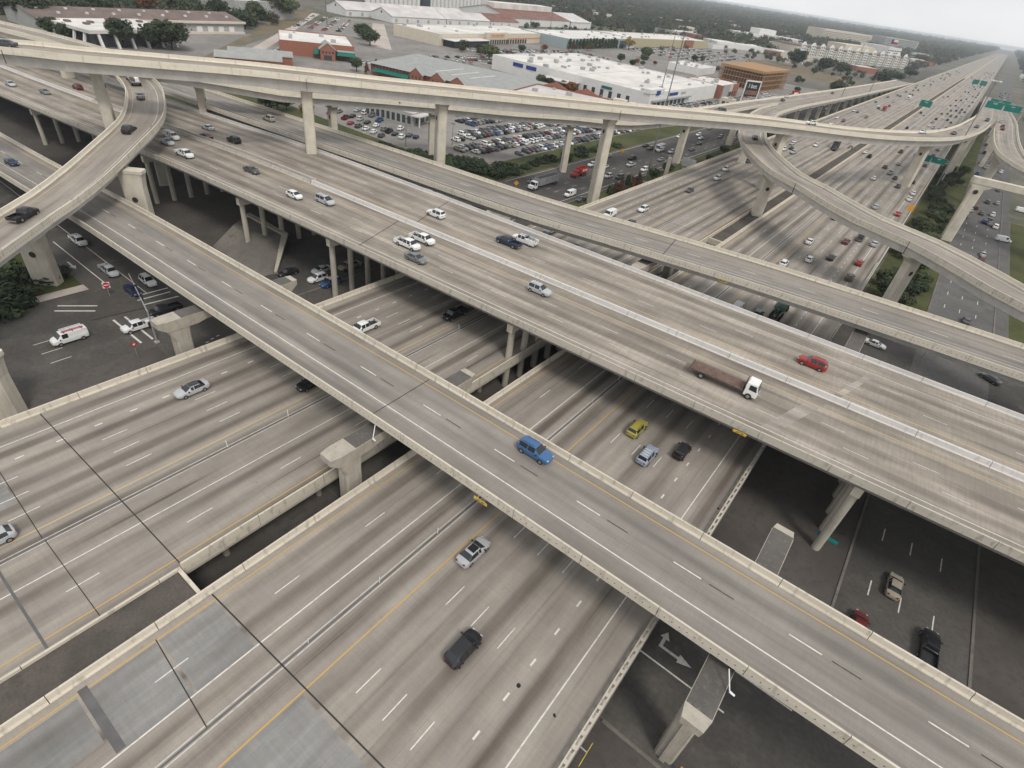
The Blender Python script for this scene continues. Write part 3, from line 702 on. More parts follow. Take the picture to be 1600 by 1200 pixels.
# the two-lane ramp beyond the wide deck
rB = Path([so(-420, 111, 10.5), so(-300, 113, 13.2), so(-216, 113.5, 14.5), so(-150, 113.6, 15.6), so(-110, 114.8, 16), so(-70, 116.5, 16), so(-40, 120.0, 16.2), so(-15, 122.6, 16.4), so(10, 124.2, 16.4), so(35, 125.2, 16.4), so(120, 128, 16.4)], 6)
sB = lambda x: rB.near(x, 118)
tB = ramp_deck('overpass', 'grey two-lane ramp overpass behind the wide six-lane overpass', rB, 7.1, -7.1, 'road_ramp',
               [(5.6, 2.6, .5), (1.4, -1.4, .5), (-2.6, -5.6, .5)], 2.1, 9.4, ('barrier_dots', 'barrier'), (sB(-330), sB(70)))
BF = rB.frames(sB(-340), sB(80))
stripe(MB(), BF, 3.4, 0.16).build('edge_line', 'white_worn_dim', tB); stripe(MB(), BF, -4.1, 0.16).build('edge_line', 'yellow_worn', tB)
dashes(rB, -0.35, sB(-330), sB(70), 3.1, 12.2, 0.14, 'white_line', tB); dashes(rB, -0.35, sB(-330)+4, sB(70), 2.6, 12.2, 0.12, 'black_line', tB, 'contrast_dash')
for X in (-42.6,):
    p, n_, _ = rB.at(sB(X)); z_ = Vector((0, 0, 0.016)); d_ = Vector((0.09, 0, 0))
    mb = MB(); mb.face([p+n_*6.6+z_-d_, p+n_*6.6+z_+d_, p-n_*6.6+z_+d_, p-n_*6.6+z_-d_]); mb.build('expansion_joint', 'joint', tB)
straddle_bent(tB, -42.6, 107.6, 133, 13.8); straddle_bent(tB, 1.8, 107.5, 137, 14.0); straddle_bent(tB, -117.5, 98.5, 121, 13.6)
for X in (-205, -165, -138, -92, 48):
    p, n_, _ = rB.at(sB(X)); hammer_pier(tB, p.x, p.y, p.z-2.15, rad(90), 1.7, 1.0, 3.2)
clearance_sign(tB, -25.5, 113.9, 15.6, rad(-87))

# long high flyover, its near edge is the path
C_ = [(-186, 4, 32.5), (-184, 25, 33), (-173.68, 43.61, 34.40), (-162.92, 50.69, 34.90), (-152.23, 65.64, 34.90), (-139.62, 83.09, 34.90), (-123.46, 108.80, 33.90), (-104.96, 139.80, 32.90), (-82.07, 176.00, 31.90), (-54.77, 221.05, 30.90), (-24.41, 264.98, 29.30), (-3.20, 318.50, 27.90), (5.54, 369.53, 27.30), (9.6, 424, 25.9), (11.9, 470, 25.2), (12.2, 540, 23), (12.2, 640, 19), (12.2, 760, 14), (12.2, 900, 9), (12.2, 1010, 6.3)]
C_ = [(x, y, z-0.9) if i >= 2 and i <= 12 else (x, y, z) for i, (x, y, z) in enumerate(C_)]
rC = Path(C_, 6)
sC = lambda x, y: rC.near(x, y)
gore = sC(9.6, 424)
tC = ramp_deck('overpass', 'longest and highest cream flyover curving right across the whole background', rC, -0.12, -10.9, 'road_fly', [(-0.8, -10.2, 0.7)], 2.9, 15, (None, None))
segments(rC, barrier_prof(0, 1, 0.95, 0.5), 0, gore, 15, 'barrier', 'barrier_fly', tC)
segments(rC, barrier_prof(-11.0, -1, 0.95, 0.5), 0, rC.len, 15, 'barrier', 'barrier_fly', tC)
stripe(MB(), rC.frames(), -2.6, 0.17).build('edge_line', 'white_worn_dim', tC); stripe(MB(), rC.frames(), -9.0, 0.17).build('edge_line', 'yellow_worn', tC)
def pier_on(t, path, s_, off, depth, z0=0.0, **k):
    p, n_, _ = path.at(s_); q = p+n_*off
    return hammer_pier(t, q.x, q.y, q.z-depth, math.atan2(n_.y, n_.x), z0=z0, **k)
hammer_pier(tC, -168.5, 59.0, 31.4, rad(-30), 1.6, 1.2, 3.0, neck=2.4)
for x, y, h in ((-142, 97, 0), (-122, 131, 0), (-84, 172, 0), (-44.5, 228, 0), (-4, 315, 0), (10, 400, 0)):
    pier_on(tC, rC, sC(x, y), -5.5, 2.6, a=1.9, b=1.35, head=3.0, neck=2.8)
for k in range(9): pier_on(tC, rC, gore+25+k*45, -5.5, 2.6, a=1.3, b=1.0, head=3.0) if rC.at(gore+25+k*45)[0].z > 8 else None
for x, y in ((-142, 97), (-84, 172), (-201, 75)):
    p, n_, _ = rC.at(sC(x, y)); MB().box(-0.05, 0.05, -0.06, 0.1, -2.4, 0.3).build('movement_joint', 'joint', tC, loc=p, rz=math.atan2(n_.y, n_.x)-rad(90))
clearance_sign(tC, *(Vector((-155.80, 62.97, 34.20))+Vector((0.25, -0.25, 0))), rad(-40))

# second flyover just below it
D_ = [(-203, 76, 24.9), (-196, 84, 24.9), (-177.73, 95.89, 24.90), (-168.38, 107.72, 23.60), (-166.71, 120.20, 22.40), (-151.58, 157.17, 20.20), (-130.68, 175.03, 20.90), (-115.00, 193.68, 21.40), (-100.89, 210.41, 21.40), (-94, 250, 21.4), (-92.6, 300, 20.9), (-93, 350, 19.9), (-93.8, 400, 18.4), (-94, 600, 13.9), (-94, 850, 9.4), (-94, 1000, 7)]
rD = Path([(x, y, z-0.9) for x, y, z in D_], 6)
tD = ramp_deck('overpass', 'second cream flyover running just below the highest one', rD, -0.12, -9.9, 'road_fly', [(-0.8, -9.2, 0.6)], 2.5, 14, (None, None))
sDm = rD.near(-93.2, 375)
segments(rD, barrier_prof(0, 1, 0.95, 0.5), 0, sDm, 14, 'barrier', 'barrier_fly', tD); segments(rD, barrier_prof(-10.0, -1, 0.95, 0.5), 0, rD.len, 14, 'barrier', 'barrier_fly', tD)
stripe(MB(), rD.frames(), -2.4, 0.16).build('edge_line', 'white_worn_dim', tD); stripe(MB(), rD.frames(), -8.3, 0.16).build('edge_line', 'yellow_worn', tD)
for x, y in ((-175, 128), (-163, 169), (-119, 202), (-97, 262), (-98, 330)): pier_on(tD, rD, rD.near(x, y), -5, 2.3, a=1.6, b=1.1, head=3.4)
hammer_pier(tD, -193.0, 95.0, 21.4, rad(-35), 1.5, 1.1, 3.2)
sF0 = rD.near(-93.8, 410)
for k in range(16):
    if rD.at(sF0+k*34)[0].z > 7.4: pier_on(tD, rD, sF0+k*34, 1.0, 2.3, a=1.2, b=1.0, head=8.4, neck=2.0)

# curved ramp sweeping down to the lower right; path is its left (near) edge
F_ = [(110, 92, 22), (62, 120, 22), (23.87, 138.86, 22.90), (12.40, 148.76, 22.90), (1.54, 158.17, 22.90), (-11.73, 164.50, 22.90), (-22.29, 173.39, 22.90), (-31.43, 182.46, 22.90), (-41.12, 190.29, 22.90), (-52.79, 207.28, 22.90), (-61.25, 222.10, 22.90), (-70.59, 245.42, 22.90), (-80.5, 285, 22.0), (-88, 330, 20.9), (-92.9, 385, 18.8), (-93.7, 430, 17.7), (-93.85, 600, 13.9), (-93.85, 850, 9.4), (-93.85, 1000, 7)]
rF = Path([(x, y, z-0.9) for x, y, z in F_], 5)
tF = ramp_deck('overpass', 'curved cream ramp passing under the highest flyover toward the lower right', rF, 10.4, 0.12, 'road_fly', [(9.7, 0.8, 0.6)], 2.5, 13, (None, None))
sFm = rF.near(-92.6, 380)
segments(rF, barrier_prof(0, -1, 0.95, 0.5), 0, sFm, 13, 'barrier', 'barrier_dots', tF); segments(rF, barrier_prof(10.5, 1, 0.95, 0.5), 0, rF.len, 13, 'barrier', 'barrier_fly', tF)
stripe(MB(), rF.frames(), 2.2, 0.16).build('edge_line', 'yellow_worn', tF); stripe(MB(), rF.frames(), 8.6, 0.16).build('edge_line', 'white_worn_dim', tF)
for x, y, z0 in ((-42, 199, 0), (6.5, 165, 0), (40, 138, 0), (-84, 290, 0), (-75, 268, 0)): pier_on(tF, rF, rF.near(x, y), 5.2, 2.3, z0=z0, a=1.7, b=1.2, head=3.6, neck=3.0)
for x, y in ((6.5, 165), (-28, 186)):
    p, n_, _ = rF.at(rF.near(x, y)); MB().box(-0.05, 0.05, -0.1, 0.06, -2.2, 0.95).build('movement_joint', 'joint', tF, loc=p, rz=math.atan2(n_.y, n_.x)+rad(90))

# ramp joining from the right
rG = Path([(95, 232, 24.5), (62, 258, 24.8), (42, 275, 25), (26, 292, 25), (17, 317, 25), (13.8, 342, 25), (12.2, 380, 25), (11.7, 424, 25), (12.0, 470, 24.4), (12.3, 540, 22.1), (12.3, 640, 18.1), (12.3, 760, 13.1), (12.3, 900, 8.1), (12.3, 1010, 5.5)], 6)
tG = ramp_deck('overpass', 'cream ramp at the right edge joining the long flyover beside the green signs', rG, 10.9, 0.12, 'road_fly', [(10.1, 0.9, 0.6)], 2.5, 14, (None, None))
segments(rG, barrier_prof(0, -1, 0.95, 0.5), 0, rG.near(11.7, 424), 14, 'barrier', 'barrier_fly', tG); segments(rG, barrier_prof(11.0, 1, 0.95, 0.5), 0, rG.len, 14, 'barrier', 'barrier_fly', tG)
stripe(MB(), rG.frames(), 2.4, 0.16).build('edge_line', 'yellow_worn', tG); stripe(MB(), rG.frames(), 8.8, 0.16).build('edge_line', 'white_worn_dim', tG)
pG = loft([(0, 1.9, 1.3, 0), (17.5, 1.8, 1.3, 0), (19.5, 1.9, 1.3, 0), (20.6, 3.2, 1.35, 0.6), (21.3, 3.6, 1.35, 0.9)], 12.8, 268, 0.12).build('pier', 'concrete_pier', tG)
loft([(21.3, 14.5, 1.5, 11.5), (23.4, 14.5, 1.5, 11.5)], 12.8, 268, 0.12).build('cap', 'concrete_pier', pG)
MB().tube((12.9, 266.45, 18.6), (12.9, 266.9, 18.6), 0.75, 0.75, 18).build('dark_hole_disc', 'joint', pG)  # dark disc on the face, the shade of a hole as colour
loft([(0, 1.7, 1.2, 0), (19.5, 1.7, 1.2, 0), (21.0, 3.0, 1.3, 0), (22.6, 3.0, 1.3, 0)], 17.5, 345, 0.0).build('pier', 'concrete_pier', tG)
loft([(0, 1.9, 1.3, 0), (20, 1.9, 1.3, 0), (22.5, 3.4, 1.3, 0)], 41, 205, 0.5).build('pier', 'concrete_pier', tG)
for k in range(7):
    p, n_, _ = rG.at(rG.near(12, 470)+k*60)
    if p.z > 7: hammer_pier(tG, p.x+5.5, p.y, p.z-2.4, 0, 1.2, 0.9, 3.2)

# tight curved ramp at the left; path is its left (inner) edge
E_ = [(-85, -24, 12), (-112, 3, 13.4), (-131.73, 24.17, 15.30), (-135.46, 30.13, 16.30), (-142.61, 39.01, 17.90), (-152.51, 49.64, 19.90), (-159.25, 56.89, 21.40), (-165.92, 61.73, 22.30), (-179.97, 68.67, 22.90), (-190.43, 72.61, 22.90), (-203.01, 76.03, 22.90), (-224, 82, 22.9), (-246, 81, 22.9), (-276, 75, 22.9), (-330, 64, 22), (-430, 46, 21)]
rE = Path([(x, y, z-0.9) if z > 15 else (x, y, z) for x, y, z in E_], 4)
tE = ramp_deck('overpass', 'tight curved single-lane ramp at the left with a black pickup on it', rE, 8.9, 0.12, 'road_fly', [(8.2, 0.8, 0.5)], 2.1, 11, (None, None))
segments(rE, barrier_prof(0, -1, 1.0, 0.5), 0, rE.len, 11, 'barrier', 'barrier_fly', tE); segments(rE, barrier_prof(9.0, 1, 1.0, 0.5), 0, rE.len, 11, 'barrier', 'barrier_dots', tE)
stripe(MB(), rE.frames(), 1.5, 0.15).build('edge_line', 'yellow_worn', tE); stripe(MB(), rE.frames(), 7.2, 0.15).build('edge_line', 'white_worn_dim', tE)
for x, y, a_, z_ in ((-139.5, 50, 2.3, 16.6), (-130.8, 26.6, 2.3, 13.0), (-92.6, 7.6, 2.6, 11.0)): hammer_pier(tE, x, y, z_, rad(42), a_, 1.25, a_+.5, neck=2.6, hz=z_-6.4)
for x, y in ((-176, 66), (-214, 82), (-262, 78)): pier_on(tE, rE, rE.near(x, y), 4.5, 2.0, a=1.8, b=1.2, head=3.0, neck=2.8)

# paved slope and footing under the wide deck
mnd = thing('slope_paving', 'dark concrete slope paving with a pale lip under the wide overpass', 'embankment')
q = [(-136, 71), (-129, 59.5), (-109, 57.5), (-108.5, 62), (-117.5, 71)]; top = [(-134.5, 71.5, 3.2), (-130.5, 66, 3.2), (-122, 65.5, 3.2), (-119, 68, 3.2), (-119.5, 72, 3.2)]
MB().rings([[(x, y, 0.01) for x, y in q], [tuple(p) for p in top]]).build('paved_slope', 'slope_paving', mnd)
MB().rings([[(-134.6, 71.6, 3.2), (-119.2, 71.9, 3.2), (-108.3, 62.2, 0.05), (-108.3, 63, 0.05), (-118.4, 73.2, 3.2), (-134.6, 73, 3.2)], [(-134.6, 71.6, 3.65), (-119.2, 71.9, 3.65), (-108.3, 62.2, 0.5), (-108.3, 63, 0.5), (-118.4, 73.2, 3.65), (-134.6, 73, 3.65)]]).build('lip', 'concrete', mnd)
wn = thing('abutment_wall', 'pale abutment wall beside the street under the far ramp', 'wall')
MB().rings([[(-101, 118, 0), (-98, 118, 0), (-96, 134, 0), (-99, 134, 0)], [(-101, 118, 5.2), (-98, 118, 5.2), (-96, 134, 5.2), (-99, 134, 5.2)]]).build('wall_face', 'concrete', wn)
# kerbs
for nm, x0, x1, y0, y1 in (('kerb', 14.4, 14.75, -40, 30.5), ('kerb', 14.4, 14.75, 51, 92), ('kerb', 30.35, 30.7, -40, 30.5), ('kerb', 30.35, 30.7, 51, 92), ('kerb', -97, -96.6, 50, 110), ('kerb', -2, 14.4, 30.5, 30.85), ('kerb', -2, 14.4, 50.2, 50.5), ('kerb', 14.4, 14.75, 165, 420), ('kerb', 30.35, 30.7, 165, 420), ('kerb', -123.9, -123.55, 165, 520), ('kerb', -96.4, -96.0, 165, 520)):
    structure(MB().box(x0, x1, y0, y1, 0.0, 0.15).build(nm, 'slope_paving'))

# ------------------------------------------------------------------ vehicles (front = local +X)
# stations: x, z bottom, half width, z belt, z roof, half width of roof
SHAPES = {
 'sedan': dict(st=[(-2.42,.48,.72,.80,.82,.55),(-2.34,.30,.84,.97,.99,.66),(-1.95,.24,.90,1.01,1.04,.72),(-1.66,.22,.91,1.0,1.07,.74),(-1.0,.22,.92,.98,1.39,.60),(-.75,.22,.92,.97,1.43,.62),(-.08,.22,.92,.96,1.46,.64),(.02,.22,.92,.96,1.46,.64),(.42,.22,.92,.95,1.42,.62),(1.2,.22,.92,.96,1.02,.74),(1.75,.24,.90,.90,.94,.72),(2.2,.28,.85,.76,.80,.62),(2.42,.36,.70,.58,.62,.45)], side=(4,8), pillar=(6,), front=8, rear=3, wb=(1.42,-1.38), r=.33),
 'suv': dict(st=[(-2.36,.5,.78,1.0,1.02,.62),(-2.3,.34,.88,1.08,1.1,.7),(-2.2,.28,.93,1.1,1.2,.74),(-1.92,.26,.95,1.09,1.66,.66),(-1.75,.26,.95,1.08,1.7,.67),(-.72,.26,.95,1.06,1.74,.68),(-.62,.26,.95,1.06,1.74,.68),(.1,.26,.95,1.05,1.74,.68),(.38,.26,.95,1.05,1.7,.66),(1.08,.26,.94,1.06,1.14,.78),(1.8,.28,.92,1.02,1.06,.76),(2.22,.32,.87,.88,.92,.66),(2.4,.42,.74,.66,.7,.5)], side=(4,8), pillar=(5,), front=8, rear=2, wb=(1.42,-1.4), r=.37),
 'hatch': dict(st=[(-2.1,.5,.72,.9,.92,.58),(-2.03,.32,.84,1.02,1.04,.66),(-1.85,.24,.89,1.03,1.12,.7),(-1.4,.22,.91,1.0,1.42,.62),(-1.2,.22,.91,.99,1.47,.63),(-.42,.22,.91,.98,1.5,.64),(-.32,.22,.91,.98,1.5,.64),(.2,.22,.91,.97,1.49,.64),(.5,.22,.91,.96,1.45,.62),(1.2,.22,.9,.97,1.03,.73),(1.7,.24,.88,.9,.94,.7),(2.0,.3,.8,.74,.78,.58),(2.12,.38,.68,.58,.62,.45)], side=(4,8), pillar=(5,), front=8, rear=2, wb=(1.3,-1.25), r=.33),
 'minivan': dict(st=[(-2.52,.5,.82,1.0,1.02,.66),(-2.46,.32,.92,1.1,1.12,.74),(-2.4,.26,.96,1.1,1.2,.78),(-2.15,.24,.98,1.08,1.68,.72),(-1.95,.24,.98,1.07,1.72,.73),(-.72,.24,.98,1.05,1.76,.74),(-.62,.24,.98,1.05,1.76,.74),(.3,.24,.98,1.03,1.75,.73),(.6,.24,.97,1.02,1.7,.7),(1.55,.24,.96,1.03,1.1,.8),(2.05,.28,.93,.92,.96,.74),(2.4,.34,.84,.74,.78,.6),(2.54,.42,.7,.6,.64,.48)], side=(4,8), pillar=(5,), front=8, rear=2, wb=(1.55,-1.5), r=.35),
 'van': dict(st=[(-2.75,.5,.94,1.25,1.28,.84),(-2.72,.38,1.0,1.3,2.02,.86),(-2.6,.34,1.02,1.3,2.1,.88),(-1.0,.34,1.02,1.28,2.14,.88),(.3,.34,1.02,1.26,2.14,.88),(.42,.34,1.02,1.25,2.13,.88),(1.2,.34,1.02,1.22,2.06,.84),(1.3,.34,1.02,1.22,2.03,.84),(1.32,.34,1.02,1.22,2.02,.83),(1.95,.34,1.0,1.22,1.3,.86),(2.4,.36,.97,1.1,1.14,.82),(2.7,.4,.9,.94,.98,.7),(2.8,.46,.8,.7,.74,.58)], side=(5,6), pillar=(), front=8, rear=0, wb=(1.75,-1.7), r=.37),
 'pickup': dict(st=[(-.62,.36,.95,1.12,1.14,.8),(-.6,.36,.99,1.14,1.16,.82),(-.55,.34,.99,1.14,1.2,.8),(-.42,.34,1.0,1.13,1.76,.7),(-.3,.34,1.0,1.13,1.8,.71),(.42,.34,1.0,1.12,1.82,.72),(.52,.34,1.0,1.12,1.82,.72),(1.1,.34,1.0,1.12,1.8,.71),(1.3,.34,1.0,1.12,1.76,.69),(1.82,.36,.99,1.13,1.2,.84),(2.55,.38,.97,1.1,1.14,.82),(2.85,.4,.93,.98,1.02,.74),(2.95,.46,.86,.76,.8,.64)], side=(4,8), pillar=(5,), front=8, rear=2, wb=(2.0,-1.75), r=.41),
}
def ring(st):
    x, zb, wd, zl, zr, wr = st; zm = zb+(zl-zb)*0.55
    h = [(wd*.86, zb), (wd*.98, zb+.12), (wd*1.0, zm), (wd*.975, zl-.04), (wd*.94, zl), (wr, zr-.04), (wr*.86, zr), (0, zr+.02)]
    return [(x, -a, b) for a, b in h] + [(x, a, b) for a, b in reversed(h[:-1])]
CAR = {}
def car_parts(kind):
    if kind in CAR: return CAR[kind]
    S = dict(SHAPES[kind]); st = list(S['st'])
    mid = lambda a, b, t=.5: tuple(x+(y-x)*t for x, y in zip(a, b))
    st = st[:1]+[mid(st[0], st[1])]+[st[1]]+[mid(st[1], st[2])]+st[2:-2]+[mid(st[-3], st[-2])]+[st[-2]]+[mid(st[-2], st[-1])]+st[-1:]
    S['side'] = (S['side'][0]+2, S['side'][1]+2); S['pillar'] = tuple(q+2 for q in S['pillar']); S['front'] += 2; S['rear'] = S['rear']+2 if S['rear'] else 0
    x0, x1 = st[0][0], st[-1][0]; rnd = []
    for a, b, c, d, e, f in st:                        # round the corners in plan
        k = max(0, 1-(x1-a)/.75); k2 = max(0, 1-(a-x0)/.5) if kind != 'pickup' else 0
        m = 1-.24*k*k-.16*k2*k2; rnd.append((a, b, c*m, d, e, f*m))
    st = rnd; rr = [ring(q) for q in st]; n = len(rr[0])
    body = MB(); win = {'windscreen': MB(), 'rear_window': MB(), 'side_window': MB(), 'side_window_far': MB()}
    idx = []
    for r in rr: idx.append(len(body.v)); body.v.extend(r)
    for i in range(len(rr)-1):
        for j in range(n-1):
            key = None
            if S['side'][0] <= i+1 and i < S['side'][1] and i not in S['pillar'] and j in (4, 9) and i >= S['side'][0]-1: key = 'side_window' if j == 4 else 'side_window_far'
            if i == S['front'] and j in (5, 6, 7, 8): key = 'windscreen'
            if i == S['rear'] and S['rear'] and j in (5, 6, 7, 8): key = 'rear_window'
            q = [rr[i][j], rr[i][j+1], rr[i+1][j+1], rr[i+1][j]]
            if key: win[key].face(q)
            else:
                a, b = idx[i]+j, idx[i]+j+1; c, d = idx[i+1]+j+1, idx[i+1]+j
                body.f.append((a, b, c, d)); body.u.append([(0, 0)]*4); body.m.append(0)
        a, b = idx[i]+n-1, idx[i]; c, d = idx[i+1], idx[i+1]+n-1
        body.f.append((a, b, c, d)); body.u.append([(0, 0)]*4); body.m.append(0)
    for e in (0, len(rr)-1):
        body.f.append(tuple(idx[e]+j for j in range(n))); body.u.append([(0, 0)]*n); body.m.append(0)
    P = [('body', body.mesh(kind+'_body', 'car_paint', 32), (0, 0, 0), True)]
    for k, m in win.items():
        if m.f: P.append((k.replace('_far', ''), m.mesh(k, 'car_glass'), (0, 0, 0), False))
    wm = MB(); wm.tube((0, -.12, 0), (0, .12, 0), S['r'], S['r'], 14, 0); wm.tube((0, -.135, 0), (0, .135, 0), S['r']*.6, S['r']*.6, 10, 1)
    wme = wm.mesh('wheel', ['tyre', 'rim'], 40)
    wy = max(q[2] for q in st)-0.09
    for x in S['wb']:
        for y in (-wy, wy): P.append(('wheel', wme, (x, y, S['r']), False))
    xf = st[-1][0]; wf = st[-2][2]; zf = (st[-2][3]+st[-1][3])/2
    hl = MB().box(-.16, .06, -.13, .13, -.05, .05).mesh('headlight', 'head_lamp'); tl = MB().box(-.03, .14, -.12, .12, -.08, .1).mesh('tail_light', 'tail_lamp')
    for y in (-1, 1): P.append(('headlight', hl, (st[-3][0]+.06, y*(st[-3][2]-.17), st[-3][3]-.06), False))
    xr = -2.93 if kind == 'pickup' else st[1][0]-.02
    zt = .92 if kind != 'van' else 1.3
    for y in (-1, 1): P.append(('tail_light', tl, (xr, y*((.9 if kind == 'pickup' else st[1][2])-.13), zt-.03), False))
    mir = MB().box(-.08, .08, -.11, .11, -.07, .08).mesh('mirror', 'trim_black')
    fi = S['front']+1
    for y in (-1, 1): P.append(('mirror', mir, (st[fi][0]-.35, y*(st[fi][2]+.1), st[fi][3]+.05), False))
    if kind == 'pickup':
        b = MB(); b.box(-2.92, -.63, -.99, -.86, .42, 1.12); b.box(-2.92, -.63, .86, .99, .42, 1.12); b.box(-2.95, -2.86, -.86, .86, .5, 1.1); b.box(-2.86, -.63, -.86, .86, .5, .62)
        P.append(('cargo_bed', b.mesh('cargo_bed', 'car_paint'), (0, 0, 0), True))
        P.append(('bed_liner', MB().box(-2.85, -.64, -.85, .85, .622, .65).mesh('bed_liner', 'trim_black'), (0, 0, 0), False))
        P.append(('rear_bumper', MB().box(-3.02, -2.95, -.9, .9, .42, .62).mesh('rear_bumper', 'rim'), (0, 0, 0), False))
    if kind in ('suv', 'minivan'):
        rk = MB()
        for y in (-.55, .55): rk.tube((-1.6, y, 1.78), (.1, y, 1.8), .025, .025, 6)
        P.append(('roof_rail', rk.mesh('roof_rail', 'trim_black'), (0, 0, 0), False))
    # simple single mesh for far cars
    far = MB(); base = body
    far.v = list(body.v); far.f = list(body.f); far.u = list(body.u); far.m = [0]*len(body.f)
    for m in win.values():
        for f in m.f: far.face([m.v[i] for i in f], None, 1)
    for x in S['wb']:
        for y in (-wy, wy): far.tube((x, y-.12, S['r']), (x, y+.12, S['r']), S['r'], S['r'], 8, 2)
    if kind == 'pickup':
        far.box(-2.92, -.63, -.99, -.86, .42, 1.12); far.box(-2.92, -.63, .86, .99, .42, 1.12); far.box(-2.95, -2.86, -.86, .86, .5, 1.1); far.box(-2.86, -.63, -.86, .86, .5, .62, 2)
    CAR[kind] = (P, far.mesh(kind+'_far', ['car_paint', 'car_glass', 'tyre'], 32)); return CAR[kind]
COL = dict(white=(.74, .74, .72), silver=(.42, .43, .44), grey=(.16, .165, .17), dark_grey=(.075, .077, .08), black=(.016, .016, .018), red=(.30, .025, .02), dark_red=(.13, .018, .018), blue=(.03, .085, .20),
           dark_blue=(.012, .022, .07), yellow=(.36, .31, .06), beige=(.34, .30, .23), navy=(.02, .035, .06), green=(.015, .05, .035), silver_blue=(.30, .34, .42), brown=(.10, .07, .05), mid_blue=(.045, .125, .27))
KN = dict(sedan='sedan', suv='suv', hatch='hatchback', minivan='minivan', van='van', pickup='pickup_truck')
CT = dict(sedan='car', suv='car', hatch='car', minivan='car', van='van', pickup='pickup truck')
def car(kind, color, x, y, z, hd, label, group=None, extras=None, pitch=0.0, brake=False, scale=1.0):
    P, _ = car_parts(kind)
    t = thing(KN[kind], label, CT[kind], (x, y, z+0.015), rad(hd), group)
    t.rotation_euler = (0, -pitch, rad(hd)); t.scale = (scale,)*3
    for nm, me, loc, paint_ in P:
        if brake and nm == 'tail_light': me = BRAKE
        link(nm, me, t, loc, 0, COL[color] if paint_ else None)
    if extras: extras(t)
    return t
BRAKE = MB().box(-.06, .09, -.14, .14, -.1, .12).mesh('tail_light', 'brake_lamp')
def far_car(kind, color, x, y, z, hd, label, group):
    _, me = car_parts(kind)
    o = link(KN[kind], me, None, (x, y, z+0.015), rad(hd), COL[color]); tag(o, label, CT[kind], group); return o
def xy(p): return p[0], p[1]
def ladders(t):
    for y in (-.5, 0, .5):
        q = MB(); 
        for d in (-.16, .16): q.box(-2.3, 1.0, y+d-.03, y+d+.03, 2.32, 2.4)
        for k in range(9): q.box(-2.2+k*.38, -2.15+k*.38, y-.16, y+.16, 2.34, 2.38)
        q.build('ladder', 'sign_red' if y == .5 else 'white_paint', t)
    q = MB()
    for x in (-2.0, -.6, .7): q.box(x-.03, x+.03, -.85, .85, 2.14, 2.32)
    q.build('roof_rack', 'trim_black', t)
def toolbox(t): MB().box(-1.2, -.7, -.8, .8, .7, 1.3).build('tool_box', 'rim', t)
def bed_tank(t): MB().tube((-1.5, 0, .66), (-1.5, 0, 1.15), .42, .4, 14).build('round_tank', 'white_paint', t, smooth=40)
def shell(t): MB().rings([[(-2.9, -.92, 1.12), (-.64, -.92, 1.12), (-.64, .92, 1.12), (-2.9, .92, 1.12)], [(-2.8, -.76, 1.72), (-.66, -.76, 1.78), (-.66, .76, 1.78), (-2.8, .76, 1.72)]]).build('bed_cap', 'white_paint', t)
def roof_panel(t):
    MB().box(-.7, .35, -.5, .5, 1.465, 1.485).build('sunroof', 'car_glass', t)
def cross_bars(t):
    for x in (-1.4, -.8, -.2): MB().box(x-.05, x+.05, -.6, .6, 1.78, 1.83).build('cross_bar', 'white_paint', t)
def spoiler(t): MB().box(-2.15, -1.75, -.75, .75, 1.46, 1.52).build('spoiler', 'trim_black', t)
# freeway, near vehicles
fwy = lambda *a, **k: car(*a, **k)
car('sedan', 'silver', *xy((-72.36, 26.00, 6.60)), ZT, -90, 'silver sedan with a dark glass roof alone in the left-hand carriageway', extras=lambda t: MB().box(-.95, .4, -.55, .55, 1.462, 1.48).build('glass_roof', 'car_glass', t))
car('hatch', 'silver', *xy((-61.58, -1.08, 6.60)), ZT, -90, 'silver hatchback cut off by the left edge of the picture')
car('sedan', 'black', *xy((-62.31, 39.29, 6.60)), ZT, -90, 'black sedan half hidden under the foreground ramp', brake=False)
car('pickup', 'white', *xy((-69.58, 56.05, 6.80)), ZT, -90, 'white pickup half hidden behind the foreground ramp parapet')
car('pickup', 'black', *xy((-62.32, 72.38, 6.80)), ZT, -90, 'black pickup coming out of the shade under the wide overpass')
car('sedan', 'silver', *xy((-23.10, 33.28, 6.60)), ZT, 90, 'silver sedan with a black sunroof driving beside the yellow line', extras=roof_panel)
car('hatch', 'black', *xy((-16.21, 23.84, 6.60)), ZT, 90, 'black hatchback alone in the middle of the lower carriageway', scale=1.06)
car('suv', 'yellow', *xy((-19.43, 68.43, 6.80)), ZT, 90, 'mustard yellow wagon between the two overpasses')
car('suv', 'silver_blue', *xy((-15.37, 63.99, 6.80)), ZT, 90, 'silver blue wagon with white roof bars below the yellow car', extras=cross_bars)
car('hatch', 'black', *xy((-11.85, 68.89, 6.70)), ZT, 90, 'black hatchback with a rear spoiler right of the silver blue wagon', extras=lambda t: (spoiler(t), MB().box(-1.3, .4, -.6, .6, 1.475, 1.53).build('black_roof', 'trim_black', t)))
car('van', 'white', *xy((-22.45, 124.12, 7.00)), ZT, 90, 'white cargo van between the wide overpass and the ramp behind it')
car('sedan', 'grey', *xy((-18.19, 125.85, 6.60)), ZT, 90, 'grey sedan between the white van and the green mixer truck')
car('pickup', 'silver', *xy((-76.04, 125.58, 6.80)), ZT, -90, 'silver pickup with a black bed in shade below the far ramp')
car('sedan', 'black', *xy((-66.17, 120.86, 6.60)), ZT, -90, 'black sedan almost hidden behind the parapet of the wide overpass')
car('sedan', 'dark_grey', *xy((-65.20, 151.69, 6.60)), ZT, -90, 'dark grey sedan just beyond the far ramp parapet')
